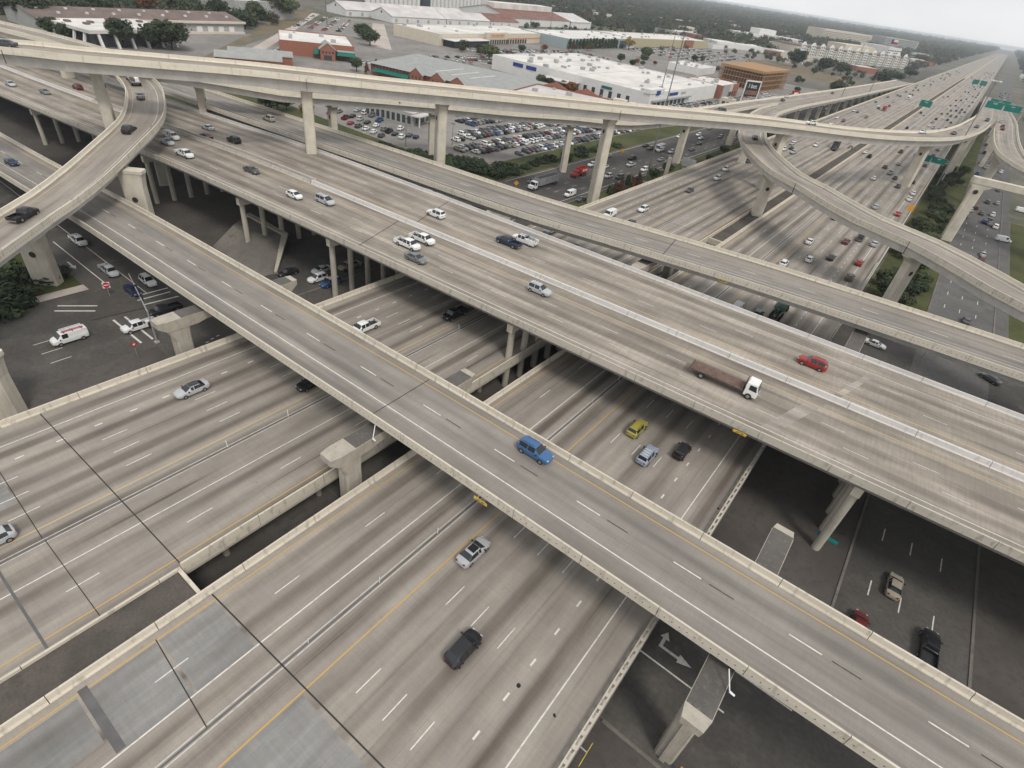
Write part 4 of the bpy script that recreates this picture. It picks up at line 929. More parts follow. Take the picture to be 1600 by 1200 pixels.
for i, (p, kd, c, hd, lb) in enumerate([
 ((-22.71, 163.06, 6.70), 'suv', 'white', 90, 'white suv nearest the far ramp in the right carriageway'), ((-18.25, 173.54, 6.60), 'hatch', 'white', 90, 'small white hatchback right of the white suv'),
 ((-13.95, 181.53, 6.60), 'sedan', 'black', 90, 'black sedan right of the small white hatchback'), ((-6.81, 185.07, 6.70), 'hatch', 'red', 90, 'red hatchback beside the dotted exit lane line'),
 ((-6.62, 170.08, 6.70), 'suv', 'brown', 90, 'brown suv closest to the far ramp in the exit lane'), ((-22.18, 189.55, 6.60), 'sedan', 'white', 90, 'white sedan with black rear glass near the yellow line'),
 ((-13.74, 201.53, 6.60), 'sedan', 'dark_red', 90, 'dark red sedan ahead of the black sedan'), ((-10.91, 209.99, 6.80), 'pickup', 'dark_grey', 90, 'dark grey pickup under the edge of the curved ramp'),
 ((-6.47, 208.40, 6.60), 'sedan', 'silver', 90, 'silver sedan in the exit lane below the curved ramp'), ((-21.82, 225.16, 6.60), 'sedan', 'dark_blue', 90, 'dark blue sedan mostly hidden by the curved ramp'),
 ((-13.82, 257.44, 6.60), 'sedan', 'silver', 90, 'silver sedan just beyond the curved ramp'), ((-5.76, 256.61, 6.60), 'sedan', 'red', 90, 'red sedan with lit brake lamps beside the yellow diamond sign'),
 ((-5.34, 287.22, 6.60), 'sedan', 'white', 90, 'front one of two white sedans in line near the right edge line'), ((-5.37, 300.52, 6.60), 'sedan', 'white', 90, 'second of two white sedans in line near the right edge line'),
 ((-68.51, 166.55, 6.60), 'suv', 'white', -90, 'white suv in the left carriageway past the far ramp'), ((-72.51, 151.97, 6.90), 'van', 'white', -90, 'white van whose roof shows over the far ramp parapet'),
 ((-67.84, 202.48, 6.60), 'sedan', 'dark_grey', -90, 'dark grey sedan with bright headlamps in the left carriageway'), ((-67.71, 229.47, 6.70), 'suv', 'white', -90, 'nearer of two white suvs in line by the freeway wall'),
 ((-70.83, 247.22, 6.70), 'suv', 'white', -90, 'farther of two white suvs in line by the freeway wall'), ((-70.05, 273.74, 6.70), 'sedan', 'dark_grey', -90, 'dark sedan against the left parapet of the curved ramp'),
 ((-72.74, 290.14, 6.70), 'suv', 'silver', -90, 'silver suv behind the dark sedan at the left parapet of the curved ramp'), ((-75.45, 337.18, 6.60), 'sedan', 'black', -90, 'black sedan seen between the curved ramp and the high flyover'),
 ((-67.34, 321.71, 6.60), 'suv', 'white', -90, 'white suv inside the bend of the curved ramp'), ((-69.73, 349.99, 6.60), 'sedan', 'white', -90, 'white sedan inside the bend under the high flyover'),
 ((-59.39, 355.16, 6.60), 'suv', 'white', -90, 'white suv left of the dark lorry under the high flyover'), ((-45.58, 376.32, 6.60), 'sedan', 'brown', -90, 'brown sedan alone beside the dark median strip'),
 ((-50.20, 357.61, 7.30), 'pickup', 'black', -90, 'black pickup close to the median under the high flyover')]):
    car(kd, c, *xy(p), ZT, hd, lb, brake='brake lamps' in lb)
# wide overpass
for p, kd, c, hd, lb, ex in [
 ((-250.85, 62.08, 12.20), 'sedan', 'silver', 1, 'silver sedan at the far left end of the wide overpass', None), ((-236.19, 66.63, 12.60), 'sedan', 'grey', 1, 'grey sedan left of the curved ramp on the wide overpass', None),
 ((-240.49, 77.48, 12.80), 'suv', 'dark_red', 181, 'dark red suv left of the tall pier on the wide overpass', None), ((-294.92, 73.41, 11.60), 'sedan', 'dark_grey', 181, 'dark grey sedan at the top left edge of the wide overpass', None),
 ((-167.39, 72.36, 14.40), 'pickup', 'white', 1, 'white pickup with a bed cap right of the curved ramp', shell), ((-162.44, 68.86, 14.20), 'sedan', 'silver', 1, 'silver sedan beside the capped white pickup', None),
 ((-149.31, 66.69, 14.80), 'pickup', 'white', 3, 'white pickup with ladder bars nearest the curved ramp', toolbox), ((-172.79, 85.35, 15.10), 'sedan', 'silver', 183, 'silver sedan above the red car on the wide overpass', None),
 ((-163.42, 79.66, 15.10), 'sedan', 'dark_red', 183, 'dark red sedan beside the median slot', None), ((-156.07, 83.53, 15.30), 'suv', 'black', 183, 'black suv on the far lanes left of the tall pier', None),
 ((-130.47, 73.01, 15.60), 'sedan', 'dark_grey', 3, 'dark grey sedan alone before the pair of light cars', None), ((-110.81, 71.18, 15.80), 'hatch', 'white', 3, 'white crossover left of the silver minivan', None),
 ((-104.57, 74.66, 15.90), 'minivan', 'silver', 3, 'silver minivan right of the white crossover', None), ((-85.22, 89.89, 15.90), 'suv', 'white', 183, 'white suv just past the dark joint in the far lanes', None),
 ((-76.82, 73.33, 15.90), 'pickup', 'white', 3, 'nearer of two white pickups side by side', None), ((-76.95, 77.53, 15.90), 'pickup', 'white', 3, 'farther of two white pickups side by side, beside the median', None),
 ((-71.19, 70.18, 15.60), 'sedan', 'grey', 3, 'grey sedan below the pair of white pickups', None), ((-65.21, 91.42, 15.90), 'pickup', 'navy', 183, 'navy blue pickup beside the white utility truck', None),
 ((-48.10, 78.98, 15.90), 'suv', 'silver', 3, 'silver suv with pale roof bars alone below the median', cross_bars), ((-2.53, 95.13, 15.80), 'suv', 'red', 183, 'red suv alone in the far lanes at the right', None)]:
    z = loop.at(loop.near(p[0], p[1]))[0].z
    car(kd, c, p[0], p[1], z, hd, lb, extras=ex)
def utility(t):
    MB().box(-2.95, -.62, -1.05, -.55, .55, 1.5).build('tool_locker', 'white_paint', t); MB().box(-2.95, -.62, .55, 1.05, .55, 1.5).build('tool_locker', 'white_paint', t)
    q = MB()
    for x in (-2.8, -1.7, -.6, .9):
        for y in (-.9, .9): q.tube((x, y, 1.1 if x < 0 else 1.75), (x, y, 2.15), .04, .04, 6)
        q.tube((x, -.9, 2.15), (x, .9, 2.15), .04, .04, 6)
    for y in (-.9, .9): q.tube((-2.9, y, 2.15), (1.2, y, 2.15), .045, .045, 6)
    q.build('ladder_rack', 'steel', t)
    MB().box(-2.7, .9, -.5, -.15, 2.2, 2.28).build('ladder', 'rim', t); MB().box(-2.6, .8, .2, .5, 2.2, 2.26).build('ladder', 'rim', t)
p = (-63.84, 95.29, 16.00); car('pickup', 'white', p[0], p[1], 15, 183, 'white utility truck with ladder rack and side lockers', extras=utility)
# ramps
p = (-23.71, 44.38, 15.20); car('suv', 'mid_blue', p[0], p[1], 14.5, 1, 'bright blue suv alone on the foreground ramp')
p = (-182.29, 39.48, 8.50); q_ = rA.at(rA.near(p[0], p[1]))[0].z; car('sedan', 'dark_blue', p[0], p[1], q_, 2, 'dark blue sedan at the left end of the foreground ramp')
p = (-168.89, 102.64, 16.30); car('suv', 'beige', p[0], p[1], rB.at(rB.near(p[0], p[1]))[0].z, 181, 'beige suv on the far ramp left of the tall pier')
def on(path, p, kd, c, lb, rev=False, ex=None, off=None):
    s_ = path.near(p[0], p[1]); a, n_, _ = path.at(s_); hd = math.degrees(math.atan2(n_.x, -n_.y))+(180 if rev else 0)
    return car(kd, c, p[0], p[1], a.z, hd, lb, extras=ex)
on(rE, (-127.87, 26.40, 15.60), 'pickup', 'black', 'large black pickup at the near end of the tight curved ramp')
on(rE, (-154.60, 57.65, 21.40), 'suv', 'black', 'black suv in the middle of the tight curved ramp')
on(rE, (-176.56, 70.74, 22.70), 'sedan', 'grey', 'grey sedan behind the box lorry on the tight curved ramp')
on(rF, (-60.93, 236.15, 22.60), 'sedan', 'brown', 'brown sedan at the top of the right-hand curved ramp')
on(rC, (-71.34, 218.22, 31.00), 'suv', 'dark_grey', 'dark suv on the high flyover above the car lot end', True)
on(rC, (-46.78, 250.55, 30.20), 'sedan', 'white', 'white sedan on the high flyover right of the fork', True)
on(rC, (-14.28, 317.13, 28.00), 'sedan', 'white', 'white sedan on the high flyover before its right bend', True)
on(rC, (-3.55, 341.67, 27.60), 'sedan', 'brown', 'brown sedan in the right bend of the high flyover', True)
on(rC, (3.82, 397.32, 27.00), 'sedan', 'dark_grey', 'left one of two dark cars side by side in the flyover bend', True)
on(rC, (7.26, 450.13, 26.50), 'pickup', 'dark_grey', 'dark pickup near the fork at the flyover end', True)
on(rG, (14.52, 477.53, 25.50), 'sedan', 'silver', 'silver sedan on the right-hand joining ramp')
on(rG, (15.47, 441.37, 25.70), 'suv', 'dark_red', 'farther dark red car on the right-hand joining ramp')
on(rG, (15.63, 427.25, 25.70), 'sedan', 'dark_red', 'nearer dark red car on the right-hand joining ramp')
on(rD, (-158.81, 144.76, 21.50), 'sedan', 'white', 'white sedan on the second flyover left of the square pier')
on(rD, (-127.62, 188.75, 21.00), 'sedan', 'grey', 'grey sedan on the second flyover over the car lot')
on(rC, (-179.54, 46.17, 34.60), 'sedan', 'dark_grey', 'dark sedan on the high flyover at the left picture edge', True)
on(rD, (-96.90, 407.14, 17.80), 'suv', 'dark_grey', 'dark suv on the double ramp where the flyovers join'); on(rD, (-102.82, 438.60, 17.80), 'sedan', 'white', 'white sedan on the double ramp beside the dark suv')
on(rD, (-97.00, 554.88, 14.60), 'sedan', 'brown', 'brown sedan far along the double ramp')
# streets at the left
for p, kd, c, hd, lb, ex in [
 ((-146.35, 38.00, 0.90), 'pickup', 'white', 0, 'white pickup waiting farthest back beneath the curved ramp', None), ((-128.27, 36.72, 0.90), 'pickup', 'silver', 0, 'silver pickup waiting behind the dark blue car', None),
 ((-117.41, 36.45, 0.70), 'sedan', 'dark_blue', 0, 'dark blue sedan first at the left stop line', None), ((-119.42, 40.37, 0.80), 'suv', 'white', 0, 'white suv first at the right stop line beside the ramp', None),
 ((-106.43, 37.51, 0.90), 'pickup', 'black', -90, 'black pickup crossing behind the signal arm', None), ((-103.74, 31.48, 0.90), 'pickup', 'white', -90, 'white crew-cab pickup with a round tank over the crosswalk', bed_tank),
 ((-106.93, 21.46, 1.00), 'van', 'white', -90, 'white work van carrying red and white ladders', ladders),
 ((-106.19, 64.41, 0.70), 'sedan', 'black', -90, 'black sedan beside the end of the bent cap in shade', None), ((-102.88, 70.92, 0.70), 'sedan', 'silver', -90, 'silver sedan farther back in the queue under the wide overpass', None),
 ((-99.85, 67.64, 0.80), 'suv', 'white', -90, 'white suv in the queue in front of the silver sedan', None), ((-96.51, 68.57, 0.90), 'minivan', 'blue', -90, 'blue minivan with a pale roof at the kerb in the shade', lambda t: MB().box(-1.9, .4, -.66, .66, 1.765, 1.785).build('pale_roof', 'white_paint', t)),
 ((-100.59, 77.21, 0.90), 'pickup', 'beige', -90, 'pale pickup deepest in the shade under the wide overpass', None),
 ((20.68, 72.75, 0.70), 'sedan', 'beige', 90, 'beige sedan in the shade on the right-hand frontage road', None), ((25.66, 65.33, 0.90), 'pickup', 'black', 90, 'black pickup behind the foreground ramp parapet at lower right', None),
 ((6.20, 148.65, 0.70), 'sedan', 'white', 0, 'white sedan turning below the far ramp', None), ((30.23, 154.31, 0.70), 'sedan', 'dark_grey', 150, 'dark sedan behind the red signals', None),
 ((23.69, 186.26, 0.70), 'sedan', 'dark_grey', 90, 'dark sedan alone on the frontage road right of the curved ramp pier', None), ((25.82, 318.70, 0.70), 'pickup', 'dark_grey', 90, 'dark pickup on the frontage road beside the round-holed pier', None),
 ((26.69, 333.65, 0.70), 'suv', 'white', 90, 'white suv ahead of the dark pickup on the frontage road', None), ((18.21, 330.53, 0.70), 'sedan', 'silver', 90, 'silver sedan left of the dark pickup on the frontage road', None),
 ((22.53, 330.06, 0.70), 'sedan', 'dark_grey', 90, 'dark sedan between the silver sedan and the dark pickup', None), ((25.95, 313.72, 0.70), 'sedan', 'grey', 90, 'grey sedan by the driveway on the frontage road', None),
 ((25.27, 260.73, 0.70), 'sedan', 'silver', 90, 'silver sedan below the driveway beside the curved ramp parapet', None), ((25.11, 253.32, 0.70), 'sedan', 'dark_red', 90, 'dark red sedan beside the silver one at the ramp parapet', None),
 ((29.29, 430.10, 0.70), 'sedan', 'dark_grey', 90, 'dark sedan under the crossbeam at the right', None), ((38.08, 359.17, 0.90), 'van', 'white', 10, 'white van parked on the grass plot at the right edge', None), ((31.24, 291.27, 0.90), 'van', 'white', 20, 'white van parked in the driveway beside the tall pier', None),
 ((-116.27, 173.09, 0.70), 'sedan', 'dark_grey', -90, 'dark sedan in shade under the far ramp at the left street', None), ((-102.29, 139.61, 0.70), 'sedan', 'silver', 160, 'silver sedan crossing below the far ramp', None), ((-97.15, 140.63, 0.70), 'suv', 'white', -90, 'white suv below the far ramp beside a holed pier', None),
 ((-101.54, 133.88, 0.70), 'sedan', 'black', 180, 'black sedan behind the wide overpass parapet', None), ((-171.37, 125.55, 0.70), 'sedan', 'silver', 0, 'silver sedan parked in the dark below the far ramp', None),
 ((-99.90, 173.71, 1.00), 'van', 'white', -90, 'white van left of the tallest pier on the west frontage road', None), ((-94.64, 172.85, 0.70), 'sedan', 'dark_grey', -90, 'dark sedan tucked left of the tallest pier foot', None)]:
    car(kd, c, p[0], p[1], 0.02, hd, lb, extras=ex)
car('sedan', 'dark_red', *xy((17.79, 62.43, 0.90)), 0.02, 90, 'dark red car almost hidden behind the foreground ramp parapet at lower right')
# lorries
def wheels(t, xs, y, r, wd=.3):
    m = MB(); m.tube((0, -wd/2, 0), (0, wd/2, 0), r, r, 14, 0); m.tube((0, -wd/2-.02, 0), (0, wd/2+.02, 0), r*.55, r*.55, 10, 1); me = m.mesh('wheel', ['tyre', 'rim'], 40)
    for x in xs:
        for s_ in (-1, 1): link('wheel', me, t, (x, s_*y, r))
def cab(t, x0, x1, h, mat, w_=1.15):
    MB().rings([[(x0, -w_, .55), (x1, -w_, .55), (x1, w_, .55), (x0, w_, .55)], [(x0, -w_, 1.5), (x1+.02, -w_, 1.45), (x1+.02, w_, 1.45), (x0, w_, 1.5)], [(x0, -w_*.96, h-.12), (x1-.35, -w_*.94, h-.12), (x1-.35, w_*.94, h-.12), (x0, w_*.96, h-.12)], [(x0+.1, -w_*.86, h), (x1-.5, -w_*.84, h), (x1-.5, w_*.84, h), (x0+.1, w_*.86, h)]]).build('cab', mat, t)
    MB().rings([[(x1+.03, -w_*.86, 1.55), (x1+.03, w_*.86, 1.55)], [(x1-.3, w_*.86, h-.2), (x1-.3, -w_*.86, h-.2)]], cap=False, closed=False) if 0 else None
    m = MB(); m.face([(x1+.02, -w_*.88, 1.52), (x1+.02, w_*.88, 1.52), (x1-.3, w_*.85, h-.25), (x1-.3, -w_*.85, h-.25)]); m.build('windscreen', 'car_glass', t)
    for s_ in (-1, 1):
        m = MB(); m.face([(x0+.5, s_*w_*1.005, 1.6), (x1-.2, s_*w_*1.0, 1.55), (x1-.45, s_*w_*.975, h-.3), (x0+.5, s_*w_*.985, h-.3)]); m.build('side_window', 'car_glass', t)
        MB().box(x1+.0, x1+.08, s_*.85-.18, s_*.85+.18, .75, .95).build('headlight', 'head_lamp', t)
p = (-11.95, 77.71, 15.90); t = thing('flatbed_truck', 'flatbed lorry with a rusty brown deck and white cab on the wide overpass', 'truck', (p[0], p[1], 15.02), rad(3.4))
MB().box(-5.2, 3.3, -1.25, 1.25, 1.05, 1.25).box(-5.2, -5.05, -1.25, 1.25, 1.25, 1.4).build('flat_deck', 'rust', t); MB().box(-5.0, 4.6, -.45, .45, .6, 1.04).build('chassis', 'trim_black', t)
MB().box(3.2, 3.3, -1.25, 1.25, 1.25, 2.5).build('headboard', 'trim_black', t); cab(t, 3.5, 5.4, 2.75, 'white_paint'); wheels(t, (-3.1, 4.3), 1.05, .5, .4)
MB().box(-5.25, -5.2, -1.1, -.8, .7, .9).build('tail_light', 'tail_lamp', t); MB().box(-5.25, -5.2, .8, 1.1, .7, .9).build('tail_light', 'tail_lamp', t)
p = (-14.77, 130.83, 7.30); t = thing('mixer_truck', 'dark green concrete mixer lorry between the overpasses', 'truck', (p[0], p[1], ZT+.02), rad(90))
MB().box(-4.4, 3.0, -.5, .5, .8, 1.15).build('chassis', 'trim_black', t); cab(t, 2.5, 4.2, 2.7, 'mixer_green'); MB().box(4.2, 4.8, -.8, .8, .7, 1.6).build('hood', 'mixer_green', t)
rings = []
for x, r in ((-3.7, .5), (-3.2, .75), (-1.8, 1.25), (-.4, 1.3), (1.0, 1.05), (1.9, .6)): rings.append([(x, r*math.cos(a), 2.3-.12*x+r*math.sin(a)) for a in [2*math.pi*k/16 for k in range(16)]])
MB().rings(rings).build('drum', 'mixer_green', t, smooth=45); MB().box(-4.6, -3.6, -.35, .35, 1.6, 3.1).build('hopper', 'mixer_green', t); MB().box(-4.9, -4.4, -.25, .25, 1.2, 1.9).build('chute', 'steel', t)
wheels(t, (-3.2, -1.9, -.7, 3.6), 1.05, .52, .4)
for y in (-.9, .9): MB().box(-4.45, -4.38, y-.15, y+.15, .9, 1.1).build('tail_light', 'tail_lamp', t)
p = (-193.83, 76.94, 23.40); s_ = rE.near(p[0], p[1]); a_, n_, _ = rE.at(s_); t = thing('box_truck', 'box lorry with a pale roof entering the tight curved ramp beneath the flyover', 'truck', (p[0], p[1], a_.z+.02), math.atan2(n_.x, -n_.y))
MB().box(.2, 4.2, -1.25, 1.25, 1.0, 3.7).build('cargo_box', 'wall_grey', t); MB().box(-4.6, .1, -1.2, 1.2, 1.0, 1.25).build('flat_deck', 'steel', t)
MB().box(-4.2, -1.4, -.9, .1, 1.25, 2.1).build('load', 'white_paint', t); MB().box(-3.6, -.4, .2, 1.0, 1.25, 1.9).build('load', 'rust', t); cab(t, 4.4, 6.1, 2.6, 'white_paint'); wheels(t, (-3.4, -2.2, 5.0), 1.05, .5, .4)
p = (-111.68, 174.21, 1.60); t = thing('dump_trailer_truck', 'white tractor pulling a pale grey high-sided open trailer on the west frontage road', 'truck', (p[0], p[1], .02), rad(-90))
m = MB(); m.box(-7.5, 5.0, -1.3, -1.2, 1.2, 3.6); m.box(-7.5, 5.0, 1.2, 1.3, 1.2, 3.6); m.box(-7.5, -7.4, -1.2, 1.2, 1.2, 3.6); m.box(4.9, 5.0, -1.2, 1.2, 1.2, 3.6); m.box(-7.4, 4.9, -1.2, 1.2, 1.2, 1.4); m.build('trailer', 'galv', t)
for k in range(7): MB().box(-7.3+k*2, -7.15+k*2, 1.3, 1.38, 1.2, 3.6).build('trailer_rib', 'steel', t)
MB().box(-7.45, 4.95, -1.22, 1.22, 3.45, 3.55).build('cargo_cover', 'trim_black', t); cab(t, 5.8, 7.6, 2.9, 'white_paint'); MB().box(7.6, 9.0, -.95, .95, .7, 1.7).build('hood', 'white_paint', t); MB().box(-7, 7.5, -.45, .45, .7, 1.1).build('chassis', 'trim_black', t); wheels(t, (-6.4, -5.1, 4.5, 5.7, 8.2), 1.05, .52, .4)
p = (-111.60, 197.95, 1.50); t = thing('dump_truck', 'red dump lorry with white markings left of the tallest pier', 'truck', (p[0], p[1], .02), rad(-90))
m = MB(); m.box(-4.4, 1.2, -1.3, -1.18, 1.3, 3.2); m.box(-4.4, 1.2, 1.18, 1.3, 1.3, 3.2); m.box(-4.4, -4.28, -1.18, 1.18, 1.3, 3.2); m.box(1.08, 1.2, -1.18, 1.18, 1.3, 3.4); m.box(-4.3, 1.1, -1.18, 1.18, 1.3, 1.5); m.build('dump_body', 'truck_red', t)
for s_ in (0, 1, 2): MB().box(-3.6+s_*1.2, -2.8+s_*1.2, 1.301, 1.32, 2.0, 2.7).build('marking', 'sign_white', t)
cab(t, 1.5, 3.2, 2.7, 'truck_red'); MB().box(3.2, 4.6, -.9, .9, .7, 1.6).build('hood', 'truck_red', t); MB().box(-4.2, 4.4, -.45, .45, .7, 1.25).build('chassis', 'trim_black', t); wheels(t, (-3.4, -2.2, -1.0, 3.8), 1.05, .52, .4)
p = (-113.01, 275.32, 1.50); t = thing('tank_truck', 'white and grey service lorry behind the holed pier on the west frontage road', 'truck', (p[0], p[1], .02), rad(-90))
MB().box(-3.5, 1.2, -1.2, 1.2, 1.1, 2.9).build('cargo_box', 'galv', t); cab(t, 1.5, 3.4, 2.8, 'white_paint'); MB().box(-3.4, 3.3, -.45, .45, .6, 1.1).build('chassis', 'trim_black', t); wheels(t, (-2.5, -1.3, 2.7), 1.05, .5, .4)
for lb, p, mt, hd in (('red lorry far along the left carriageway', (-60.96, 597.81, 7.50), 'truck_red', -90), ('white tank lorry far along the left carriageway', (-59.86, 747.72, 7.50), 'white_paint', -90), ('dark box lorry in the left carriageway under the high flyover', (-51.33, 363.93, 7.60), 'trim_black', -90)):
    t = thing('box_truck', lb, 'truck', (p[0], p[1], ZT+.02), rad(hd))
    MB().box(-5, 2.2, -1.25, 1.25, 1.1, 3.6).build('cargo_box', mt, t); cab(t, 2.5, 4.4, 2.9, mt); MB().box(-4.8, 4.2, -.45, .45, .6, 1.1).build('chassis', 'trim_black', t); wheels(t, (-4, -2.8, 3.6), 1.05, .5, .4)

# far traffic
MIXC = ['white']*6+['silver']*4+['grey']*3+['dark_grey']*5+['black']*5+['dark_red', 'blue', 'dark_blue', 'beige', 'brown']
MIXK = ['sedan']*4+['suv']*4+['hatch']*2+['pickup']*2+['minivan', 'van']
CN = lambda c: c.replace('_', ' ')
used = []
def traffic(lanes, y0, y1, step, hd, z, where, grp, power=1.0):
    for x in lanes:
        y = y0+R.uniform(0, step)
        while y < y1:
            if all(abs(x-a)+abs(y-b)*.5 > 5 for a, b in used):
                used.append((x, y)); c = R.choice(MIXC); k = R.choice(MIXK)
                far_car(k, c, x+R.uniform(-.3, .3), y, z, hd, '%s %s %s' % (CN(c), KN[k].replace('_', ' '), where), grp)
            y += step*R.uniform(.55, 1.7)*(1+(y-y0)/900*power)
traffic((-23, -19.2, -15.6, -12, -8.2), 300, 1900, 34, 90, ZT, 'in the dense far traffic of the right carriageway', 'far traffic heading away')
traffic((-75.5, -72, -68.8, -65.5, -62.3), 300, 1700, 75, -90, ZT, 'in the far traffic of the left carriageway', 'far traffic coming closer')
traffic((-37, -33.5), 330, 1500, 120, 90, ZT, 'far along the express lanes', 'far express lane traffic')
traffic((17, 20.2, 24, 28), 300, 1300, 40, 90, 0.02, 'far along the frontage road at the right', 'far frontage road traffic')
traffic((-120.5, -116.5, -112, -107.3, -103.8, -100.3), 205, 620, 36, -90, 0.02, 'on the west frontage road beyond the tall piers', 'west frontage road traffic')

# ------------------------------------------------------------------ trees and shrubs
def crown_mesh(name, mat, clumps, leaves, size, rx, rz, seed, cone=False, flat=0.0):
    r = random.Random(seed); mb = MB(); V, F = [], []
    for c in range(clumps):
        while True:
            a, b, d = r.uniform(-1, 1), r.uniform(-1, 1), r.uniform(-1, 1)
            if a*a+b*b+d*d < 1 and a*a+b*b+d*d > 0.12: break
        k = (1-(d+1)/2*0.9) if cone else 1.0
        cx, cy, cz = a*rx*k, b*rx*k, d*rz+rz
        cs = size*r.uniform(2.0, 3.4)
        for l in range(leaves):
            u, v_ = r.uniform(0, 6.283), r.uniform(-1, 1); q = math.sqrt(1-v_*v_)
            n_ = Vector((q*math.cos(u), q*math.sin(u), v_*0.8+0.25)).normalized()
            p = Vector((cx, cy, cz))+n_*cs*r.uniform(.5, 1.0)
            t1 = n_.orthogonal().normalized(); t1 = Matrix.Rotation(r.uniform(0, 6.28), 3, n_) @ t1; t2 = n_.cross(t1)
            n2 = size*r.uniform(.5, 1.0)
            mb.face([p+t1*n2, p+t2*n2*.7, p-t1*n2, p-t2*n2*.7])
    return mb.mesh(name, mat)
def trunk_mesh(name, h, r, seed):
    q = random.Random(seed); mb = MB(); mb.tube((0, 0, -.1), (0.05, 0, h*.55), r, r*.7, 8); mb.tube((0.05, 0, h*.55), (0, 0.1, h), r*.7, r*.35, 8)
    for k in range(5):
        a = q.uniform(0, 6.28); z = h*q.uniform(.5, .8); mb.tube((0.03, 0, z), (math.cos(a)*h*.3, math.sin(a)*h*.3, z+h*.3), r*.4, r*.12, 6)
    return mb.mesh(name, 'bark')
CR = {'dark': [crown_mesh('crown', 'leaf_dark', 64, 34, .36, 2.5, 2.1, s) for s in (1, 2, 3)], 'mid': [crown_mesh('crown', 'leaf_mid', 64, 34, .36, 2.5, 2.1, s) for s in (4, 5)],
      'red': [crown_mesh('crown', 'leaf_red', 44, 34, .3, 1.9, 2.8, 6, True)], 'rust': [crown_mesh('crown', 'leaf_rust', 44, 34, .32, 2.2, 1.8, 7)], 'yellow': [crown_mesh('crown', 'leaf_yellow', 44, 34, .32, 2.2, 2.2, 8)],
      'cone': [crown_mesh('crown', 'leaf_dark', 50, 36, .3, 1.7, 3.4, 9, True)], 'shrub': [crown_mesh('foliage', 'leaf_dark', 44, 36, .26, 2.2, 1.0, s) for s in (10, 11)]}
TR = [trunk_mesh('trunk', 3.2, .22, s) for s in (1, 2)]
def tree(kind, x, y, h, label, group=None, wd=1.0, z=0.0):
    """h = total height"""
    t = thing('tree' if kind != 'shrub' else 'shrub', label, 'tree' if kind != 'shrub' else 'shrub', (x, y, z), R.uniform(0, 6.28), group)
    me = R.choice(CR[kind]); sc = h/{'cone': 7.6, 'red': 6.6, 'shrub': 2.4}.get(kind, 6.6)
    c = link('crown' if kind != 'shrub' else 'foliage', me, t, (0, 0, {'shrub': -.15, 'cone': .4, 'red': .5}.get(kind, 1.9)*sc)); c.scale = (sc*wd, sc*wd, sc)
    if kind != 'shrub':
        k = link('trunk', R.choice(TR), t); k.scale = (sc, sc, sc)
    return t
# planted strip between the frontage road and the freeway wall
for i, (px, kd, h, lb) in enumerate([
   ((-87.71, 179.35, 0.00), 'cone', 7.0, 'dark conifer nearest the foot of the tallest pier'), ((-88.50, 185.38, 0.00), 'red', 6.5, 'first russet conifer right of the tallest pier'), ((-88.71, 190.09, 0.00), 'red', 6.8, 'second russet conifer right of the tallest pier'),
   ((-88.92, 194.97, 0.00), 'cone', 7.6, 'tall dark conifer behind the russet row'), ((-88.91, 199.03, 0.00), 'red', 6.2, 'third russet conifer right of the tallest pier'), ((-89.38, 205.21, 0.00), 'red', 6.6, 'last russet conifer before the light mast')]):
    tree(kd, px[0], px[1], h, lb, 'conifers by the freeway wall')
for k in range(15):
    y = 226+k*13+R.uniform(-3, 3); x = -89+R.uniform(-3.2, 3.2)
    tree('dark', x, y, R.uniform(3.2, 5.2), 'small dark green tree in the strip between the west frontage road and the freeway wall', 'trees in the west strip', 1.2)
for k in range(52):
    y = 168+k*4.9+R.uniform(-2, 2); x = 2.0+R.uniform(-1.5, 9)
    if 160 < y < 172 and 2 < x < 12: continue
    tree(R.choice(['dark', 'dark', 'mid']), x, y, R.uniform(3.4, 6.2), 'bushy tree in the dark planted strip right of the freeway', 'trees in the east strip', 1.25)
for k in range(46):
    t = k/45; x = -168+64*t*0.62+R.uniform(-3, 3); y = 143+56*t*.58+R.uniform(-6, 6)
    tree('shrub', x, y, R.uniform(2.2, 3.6), 'dark rounded shrub on the bank between the far ramp and the car lot', 'shrubs on the bank', 1.5)
for k in range(12):
    x = -129+R.uniform(-3, 3)*.8; y = 186+k*6.5
    tree('shrub', x, y, R.uniform(2.0, 3.0), 'dark shrub on the grass bank left of the holed pier', 'shrubs left of the west frontage road', 1.4)
for k in range(16):
    x = -218+k*3.3+R.uniform(-1, 1); y = 137+k*.9+R.uniform(-2, 2)
    tree('shrub', x, y, R.uniform(2.6, 3.8), 'dark hedge shrub behind the far ramp near the yellow tree', 'hedge behind the far ramp', 1.5)
p = (-216.52, 149.37, 0.00); tree('yellow', p[0], p[1], 9, 'yellow autumn tree behind the far ramp')
p = (-237.08, 145.93, 0.00); tree('dark', p[0], p[1], 9.5, 'dark tree left of the tall square pier', wd=1.6); p = (-238.04, 153.74, 0.00); tree('dark', p[0], p[1], 8.5, 'dark tree touching the tall square pier', wd=1.4)
for k in range(30):
    x, y = R.uniform(-152, -124), R.uniform(9, 27.5)
    if x > -133 and y > 21: continue
    if y > 30-(x+152)*.1: continue
    tree('shrub', x, y, R.uniform(2.4, 3.8), 'dense dark shrub in the hedge below the tight curved ramp', 'hedge at the left edge', 1.5)
